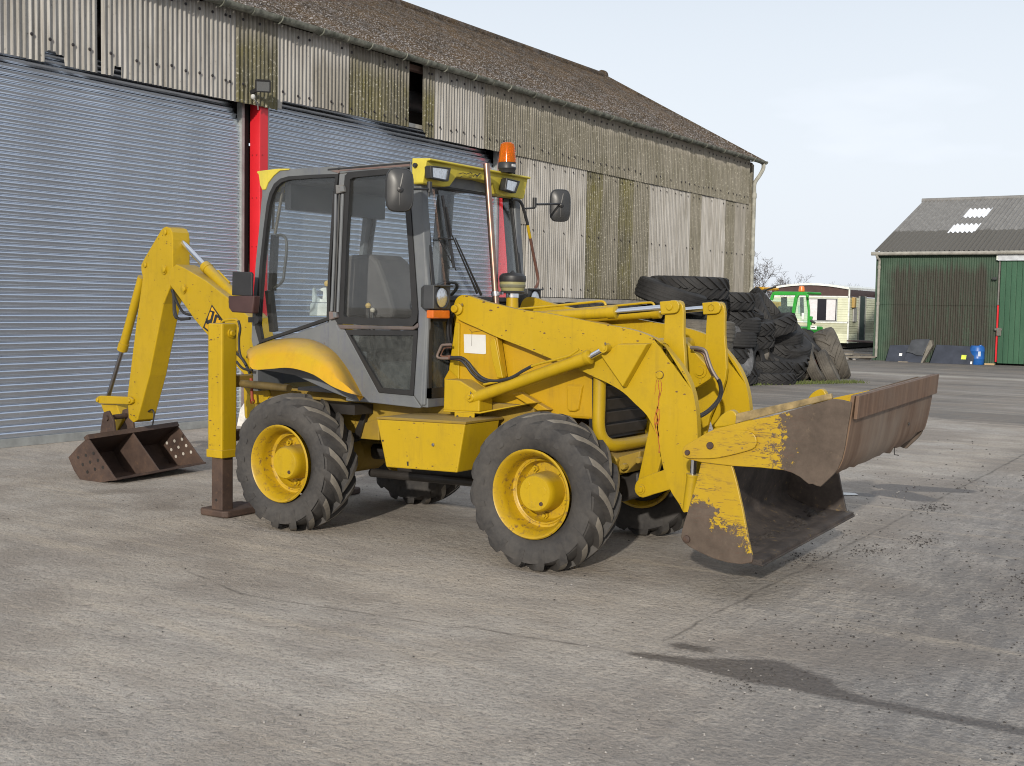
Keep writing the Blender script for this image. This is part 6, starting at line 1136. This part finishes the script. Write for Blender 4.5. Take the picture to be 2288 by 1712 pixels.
# ---------------- stabilisers
for s_ in (0,1):
    def lf(name, mat, m, parent=None, **k): return (m.mirror() if s_ else m).build(name, mat, parent or L, **k)
    m = MB(); m.box(-.875,-.715,-.79,-.635,.47,1.495); st = lf('stabiliser', MYE, m, bevel=.014); m = MB(); m.box(-.882,-.708,-.797,-.628,.462,.525); lf('stabiliser_collar', MYE, m, st, bevel=.006)
    m = MB(); m.box(-.855,-.735,-.768,-.655,.05,.50); lg = lf('stabiliser_leg', MRUST, m, st, bevel=.008); m = MB(); m.lathe([(0,.011),(.0015,.011),(.0015,.0005)], (-.80,-.768,.13), (0,-1,0), 12); lf('leg_hole', MGRM, m, lg)
    m = MB(); m.prism([(-.975,-.77,0.004),(-.94,-.80,0.004),(-.70,-.80,0.004),(-.665,-.77,0.004),(-.665,-.40,0.004),(-.70,-.36,0.004),(-.94,-.36,0.004),(-.975,-.40,0.004)], (0,0,.052)); lf('stabiliser_foot', MRUST, m, st, bevel=.012)
    m = MB(); m.lathe([(0,.035),(.012,.035),(.012,.022),(.03,.020),(.03,.001)], (-.715,-.70,1.42), (1,0,0), 20); lf('stabiliser_pin', MYE, m, st, smooth=40)
    for z_ in (.66,1.03):
        m = MB(); m.bar((-.90,-.74,z_),(-.86,-.74,z_),.05,.05); lf('clamp_bolt', MYE, m, st, bevel=.008)
MB().box(-.84,-.74,-.64,.64,1.00,1.09).build('slide_beam', MYD, L, bevel=.008); MB().box(-.84,-.74,-.64,.64,.58,.66).build('slide_beam', MRUST, L, bevel=.008); m = MB(); m.prism([(-.74,-.30,.60),(-.55,-.30,.75),(-.45,-.30,1.0),(-.74,-.30,1.08)], (0,.6,0)); m.build('rear_frame', MYD, L, bevel=.01)
m = MB(); m.tube([(-.70,-.60,1.03),(-.20,-.60,1.02)], .030, 12); m.build('hydraulic_tube', plain('oily_tube', (.12,.085,.03), .5, 0, .5, 8), L, smooth=True)
for Y_, pts in ((-.66,((975,560),(985,600),(978,660),(985,740),(1018,795))),(-.62,((885,572),(905,558),(965,556),(978,590))),(-.64,((965,775),(1000,812),(1050,822)))):
    m = MB(); m.tube(cr([U(Z1(*q), Y=Y_) for q in pts], 5), .010, 8); m.build('stabiliser_hose', MHOSE if Y_ != -.62 else MYE, L, smooth=True)
m = MB(); P = [U(Z1(*q), Y=-.50) for q in ((1040,865),(1050,890),(1046,930),(1050,985))]; m.tube(P, .012, 8); m.lathe([(-.008,.02),(.008,.02)], P[-1], (0,-1,0), 12); m.build('locking_pin', plain('red_oxide', (.28,.05,.025), .6), L, smooth=True)
m = MB(); m.prism(pp(Z1, ((975,870),(1100,855),(1145,950),(1120,990),(1060,1000)), -.40), (0,.05,0)); m.build('frame_gusset', MYE, L, bevel=.006)
# rear lamp board on the cab corner
m = MB(); m.prism(pp(Z1, ((943,300),(1040,303),(1048,312),(1046,430),(940,426)), -.74), (0,.02,0)); lb = m.build('rear_lamp_board', MBLK2, L, bevel=.006); m = MB(); m.prism(pp(Z1, ((920,428),(1058,428),(1055,470),(1048,522),(940,515),(922,492)), -.75), (0,.07,0)); m.build('rear_lamp', plain('rear_lamp_brown', (.06,.030,.028), .35), lb, bevel=.01); m = MB(); m.bar(U(Z1(1030,555),Y=-.70), U(Z1(1090,555),Y=-.62), .03,.04); m.lathe([(-.02,.03),(.02,.03),(.02,.001)], U(Z1(1078,555),Y=-.66), (0,-1,0), 14); m.build('lamp_bracket', MBLK2, lb)
# ---------------- backhoe: works in an upright plane swung a little to the far side
LA = U(Z1(330,1400), Z=.045); LB = U(Z1(800,1312), Z=.085); lat = (LB-LA).normalized(); LM = (LA+LB)/2
KP = Vector((-1.05,.02,0)); BC = Vector((LM.x-.36, LM.y, .42)); bd_ = (Vector((BC.x,BC.y,0))-KP); bd_.z = 0; bd_.normalize(); bn = Vector((-bd_.y,bd_.x,0));  bn = bn if bn.y < 0 else -bn
def UB(q, off=0):
    d = _r*((q[0]-PW/2)/F_PX) - _u*((q[1]-PH/2)/F_PX) + _f; p0 = KP+bn*off; return CAM+d*((p0-CAM).dot(bn)/d.dot(bn))
def bh(name, pts, near, th, mat=None, parent=None, bevel=.008, sm=0):
    P = [UB(Z1(*q), near) for q in pts]; P = cr(P, sm, True) if sm else P; m = MB(); m.prism(P, -bn*th); return m.build(name, mat or MYE, parent or L, bevel=bevel)
boom = bh('boom', ((600,300),(645,262),(690,282),(800,347),(920,440),(1035,545),(1075,700),(1105,860),(1030,870),(930,765),(810,634),(740,550),(680,462),(635,400),(612,370)), .10, .20)
dip = bh('dipper', ((565,82),(578,68),(592,62),(612,70),(624,92),(628,130),(628,290),(612,390),(580,470),(505,850),(442,1085),(420,1098),(395,1075),(388,960),(440,540),(470,330),(462,300),(460,265),(475,235)), .09, .18)
m = MB(); m.prism([UB(Z1(*q), -.09) for q in ((600,75),(640,72),(665,85),(672,110),(660,140),(628,120))], -bn*.03); m.build('dipper_ear', MYE, dip, bevel=.006)
def bpin(q, near, r, h, parent): m = MB(); m.lathe([(-.01,r),(h,r),(h+.004,r*.8),(h+.004,.001)], UB(Z1(*q), near), bn, 20); m.build('pin', MYE, parent, smooth=40)
for q in ((592,92),(485,265)): bpin(q, .09, .026, .012, dip)
for q, n_ in (((585,290),.09),): bpin(q, n_, .045, .010, dip); bpin(q, n_+.01, .028, .014, dip)
bpin((688,392), .10, .045, .010, boom); bpin((690,392), .11, .028, .014, boom)
a, b, c_ = UB(Z1(640,105), -.02), UB(Z1(800,272), -.02), UB(Z1(990,462), -.02); m = MB(); d = (c_-b).normalized(); m.tube([b,b+d*.06,b+d*.06,c_], [.052,.052,.047,.047], 18); dc_ = m.build('dipper_cylinder', MYE, L, smooth=40); m = MB(); m.tube([a,b], .026, 16); m.build('dipper_rod', MCHR, dc_, smooth=True); m = MB(); m.tube([UB(Z1(868,295),.04),UB(Z1(930,360),.04)], .009, 8); m.build('cylinder_pipe', MYE, dc_, smooth=True)
a, b, c_ = UB(Z1(468,330), .03), UB(Z1(362,715), .03), UB(Z1(288,960), .03); d = (b-a).normalized(); m = MB(); m.tube([a,b-d*.08,b-d*.08,b], [.042,.042,.050,.050], 18); bc_ = m.build('bucket_cylinder', MYE, L, smooth=40); m = MB(); m.tube([b,c_], .021, 14); m.build('bucket_rod', MDCH, bc_, smooth=True)
lk1 = bh('link', ((228,962),(245,955),(400,962),(415,975),(415,992),(400,1003),(240,998),(225,988)), .12, .03); bh('link', ((228,962),(245,955),(400,962),(415,975),(415,992),(400,1003),(240,998),(225,988)), -.09, .03)
for q in ((234,978),(400,982)): bpin(q, .12, .022, .012, lk1)
bh('bucket_link', ((248,1000),(330,1002),(362,1085),(330,1150),(300,1150)), .07, .14)
m = MB(); m.tube(cr([UB(Z1(*q), .0) for q in ((500,1040),(520,1030),(530,1055),(522,1110))], 4), .008, 6); m.build('dipper_hose', MHOSE, L, smooth=True)
for pts in (((612,380),(635,420),(640,500),(660,550),(720,548)),((625,400),(655,470),(690,520),(740,530)),((628,395),(634,440),(636,520),(650,548))):
    m = MB(); m.tube(cr([UB(Z1(*q), .06) for q in pts], 5), .012, 8); m.build('boom_hose', MHOSE, L, smooth=True)
m = MB(); m.prism([Vector((-.86,KP.y-.20,.55)),Vector((-1.18,KP.y-.14,.70)),Vector((-1.20,KP.y-.14,1.05)),Vector((-.86,KP.y-.22,1.12))], (0,.36,0)); m.build('king_post', MYE, L, bevel=.02)
# decal on the boom: black-edged yellow lozenge with the three black letters
def dec(pts, off, mat, name, parent): m = MB(); m.prism([UB(Z1(*q), .10+off) for q in pts], -bn*.0012); return m.build(name, mat, parent)
MDY = plain('decal_yellow', (.60,.33,.005), .35); dk = dec(((835,474),(925,600),(880,672),(788,596)), .0015, MBLK2, 'decal', boom); dec(((836,486),(914,600),(878,658),(797,593)), .003, MDY, 'decal_panel', dk)
def let(strokes, name):
    m = MB()
    for st in strokes: m.prism([UB(Z1(*q), .10+.0045) for q in st], -bn*.0012)
    m.build(name, MBLK2, dk)
let((((826,504),(850,512),(848,520),(824,512)),((838,510),(850,513),(838,560),(826,556)),((806,560),(828,552),(838,560),(834,572),(808,580)),((803,548),(814,546),(812,572),(802,574))), 'decal_letter')
let((((856,524),(880,540),(876,550),(852,536)),((852,530),(864,536),(852,580),(840,576)),((840,570),(852,572),(868,586),(862,596),(842,586)),((872,545),(884,548),(880,558),(870,554))), 'decal_letter')
let((((884,556),(894,562),(880,604),(868,600)),((890,562),(910,580),(902,590),(884,572)),((876,590),(898,600),(888,618),(868,604))), 'decal_letter')
# ditching bucket: frame along its lip
dl = Vector((-lat.y, lat.x, 0)).normalized(); dl = dl if dl.x < 0 else -dl       # away from the machine
def BP(s, o, z): return LA+lat*s+dl*o+Vector((0,0,z))
WB = (LB-LA).length
def _chk(q):
    d = _r*((q[0]-PW/2)/F_PX) - _u*((q[1]-PH/2)/F_PX) + _f; p = CAM+d*((LA-CAM).dot(lat)/d.dot(lat)); return ((p-LA).dot(dl), p.z-LA.z)
bpf = [(0,0)]+[_chk(Z1(*q)) for q in ((265,1412),(205,1420),(142,1403),(105,1350),(74,1282),(120,1228),(172,1178))]
m = MB(); n = len(bpf); vs = []
for th_ in (0,.016):
    for i,(o_,z_) in enumerate(bpf):
        tx = (bpf[min(i+1,n-1)][0]-bpf[max(i-1,0)][0], bpf[min(i+1,n-1)][1]-bpf[max(i-1,0)][1]); ll = math.hypot(*tx); nx_, nz_ = -tx[1]/ll, tx[0]/ll; vs += [BP(.004,o_+nx_*th_,z_+nz_*th_), BP(WB-.004,o_+nx_*th_,z_+nz_*th_)]
fs = []
for i in range(n-1): fs += [(2*i,2*i+2,2*i+3,2*i+1),(2*n+2*i,2*n+2*i+1,2*n+2*i+3,2*n+2*i+2),(2*i,2*n+2*i,2*n+2*i+2,2*i+2),(2*i+1,2*i+3,2*n+2*i+3,2*n+2*i+1)]
fs += [(0,1,2*n+1,2*n),(2*n-2,4*n-2,4*n-1,2*n-1)]; m.add(vs, fs); dbk = m.build('digging_bucket', MRUST, L, smooth=50)
for s0 in (0, WB*.47, WB-.014):
    m = MB(); pf = bpf; m.prism([BP(s0,o_,z_) for o_,z_ in pf], lat*.014); sd = m.build('bucket_divider' if 0 < s0 < 1 else 'bucket_cheek', MRUST, dbk, bevel=.003)
    if not (0 < s0 < WB*.6):
        for (ho, hz) in [_chk(Z1(*q)) for q in ((127,1282),(167,1271),(207,1261),(152,1320),(190,1307),(231,1298),(178,1359),(217,1344),(258,1335))]:
            h = MB(); h.lathe([(0,.016),(.0015,.016),(.0015,.0005)], BP(-.001 if s0 == 0 else s0-.001,ho,hz), -lat, 12); h.build('drain_hole', MGRM if s0 == 0 else plain('hole_daylight', (.45,.42,.38), .9), sd)
m = MB(); m.prism([BP(-.005,bpf[-1][0]+o_,bpf[-1][1]+z_) for o_, z_ in ((-.03,-.012),(.0,.03),(.05,.0),(.03,-.03))], lat*(WB+.01)); m.build('bucket_top_bar', MRUST, dbk, bevel=.004); m = MB(); m.prism([BP(-.004,-.01,-.004),BP(-.004,.10,-.022),BP(-.004,.10,-.008),BP(-.004,-.01,.012)], lat*(WB+.008)); m.build('bucket_lip', MRUST, dbk, bevel=.003)
for k in (-.12,.10):
    m = MB(); m.prism([BP(WB*.40+k,bpf[-1][0],bpf[-1][1]),BP(WB*.40+k,bpf[-2][0]+.08,bpf[-2][1]),BP(WB*.40+k,bpf[-1][0]+.20,bpf[-1][1]+.05),BP(WB*.40+k,bpf[-1][0]+.16,bpf[-1][1]+.19),BP(WB*.40+k,bpf[-1][0]+.09,bpf[-1][1]+.21),BP(WB*.40+k,bpf[-1][0]+.02,bpf[-1][1]+.12)], lat*.025); m.build('bucket_ear', MRUST, dbk, bevel=.006)
m = MB(); m.tube([BP(WB*.40-.14,bpf[-1][0]+.10,bpf[-1][1]+.14),BP(WB*.40+.16,bpf[-1][0]+.10,bpf[-1][1]+.14)], .025, 14); m.build('bucket_pin', MRUST, dbk, smooth=True)

# ---------------- chips, grease and small fittings
random.seed(31)
def inside(p, P):
    c = False; n = len(P)
    for i in range(n):
        a, b = P[i], P[i-1]
        if (a[1] > p[1]) != (b[1] > p[1]) and p[0] < (b[0]-a[0])*(p[1]-a[1])/(b[1]-a[1])+a[0]: c = not c
    return c
def chips(P2, to3, n, parent, mat, smax=.012, edge=.5):
    m = MB(); xs_ = [p[0] for p in P2]; ys_ = [p[1] for p in P2]; k = 0; tries = 0
    while k < n and tries < n*30:
        tries += 1
        if random.random() < edge:
            i = random.randrange(len(P2)); a, b = P2[i], P2[i-1]; t_ = random.random(); q = (a[0]+(b[0]-a[0])*t_+random.gauss(0,.006), a[1]+(b[1]-a[1])*t_+random.gauss(0,.006))
        else: q = (random.uniform(min(xs_),max(xs_)), random.uniform(min(ys_),max(ys_)))
        if not inside(q, P2): continue
        r = random.uniform(.0015,1)**2*smax+.0015; a0 = random.uniform(0,pi); st = random.uniform(1,3.2); pts = []
        for j in range(6):
            a = a0+2*pi*j/6; rr = r*random.uniform(.5,1.2); pts.append((q[0]+rr*math.cos(a)*st*.6, q[1]+rr*math.sin(a)*.6))
        if all(inside(p, P2) for p in pts): m.add([to3(*p) for p in pts], [list(range(6))]); k += 1
    if m.v: stuff(m.build('paint_chips', mat, parent, recalc=False))
MCHIP = plain('chip_brown', (.13,.07,.03), .7, 0, .4, 40)
chips([(p.x,p.z) for p in armP], lambda x,z: Vector((x,YA-.0009,z)), 120, arm, MCHIP, .009)
chips([(-.86,.55),(-.73,.55),(-.73,1.48),(-.86,1.48)], lambda x,z: Vector((x,-.7909,z)), 40, st, MCHIP, .009, .6)
PX_ = [U(Z7(*q), Y=-.8609) for q in ((1240,575),(1930,612),(1868,985),(1312,942))]; chips([(p.x,p.z) for p in PX_], lambda x,z: Vector((x,-.8609,z)), 40, sb, MCHIP, .008, .6)
def bh_chips(pts, off, n, parent):
    P = [UB(Z1(*q), off) for q in pts]; o = P[0]; u2 = [((p-o).dot(bd_), p.z) for p in P]; chips(u2, lambda a, z: Vector((o.x,o.y,0))+bd_*a+Vector((0,0,z)), n, parent, MCHIP, .012)
bh_chips(((570,95),(620,100),(624,290),(600,400),(500,850),(440,1075),(400,1060),(445,540),(474,330),(466,265)), .0909, 60, dip); bh_chips(((640,275),(800,352),(920,445),(1030,550),(1060,690),(930,760),(810,628),(680,455)), .1009, 60, boom)
for q, Y_ in (((350,160),YA-.02),((1552,490),-.575),((422,905),-.575)):
    m = MB(); p = U(Z4(*q), Y=Y_); m.lathe([(0,.006),(.012,.005),(.012,.003),(.018,.003),(.018,.0005)], p, (0,-.3,1), 8); m.build('grease_nipple', MDCH, L)
# extra hoses: over the boom root, tower to arm pivot, behind the cab
for pts, off in ((((1060,640),(1000,560),(940,500),(880,440),(830,400)),.02),(((1070,660),(1010,575),(950,512),(890,455),(845,415)),-.03),(((1040,860),(1000,780),(940,720),(880,660),(840,640)),.115)):
    m = MB(); m.tube(cr([UB(Z1(*q), off)+Vector((0,0,.02)) for q in pts], 5), .012, 8); m.build('boom_hose', MHOSE, L, smooth=True)
for dy, r in ((0,.011),(.03,.011)):
    m = MB(); m.tube(cr([Vector((1.16,-.36+dy,1.30)),Vector((1.14,-.41+dy,1.45)),Vector((1.17,-.43+dy,1.60)),Vector((1.27,-.40+dy,1.69)),Vector((1.40,-.385+dy,1.66)),Vector((1.6,-.38+dy,1.63))], 6), r, 8); m.build('loader_hose', MHOSE, L, smooth=True)
for k in range(3):
    m = MB(); m.tube(cr([Vector((-.45,-.50+.05*k,1.02)),Vector((-.62,-.46+.05*k,1.0)),Vector((-.85,-.36+.05*k,1.16+.03*k)),Vector((-1.05,-.16+.05*k,1.28)),Vector((-1.2,-.06+.04*k,1.2))], 6), .012, 8); m.build('backhoe_hose', MHOSE, L, smooth=True)
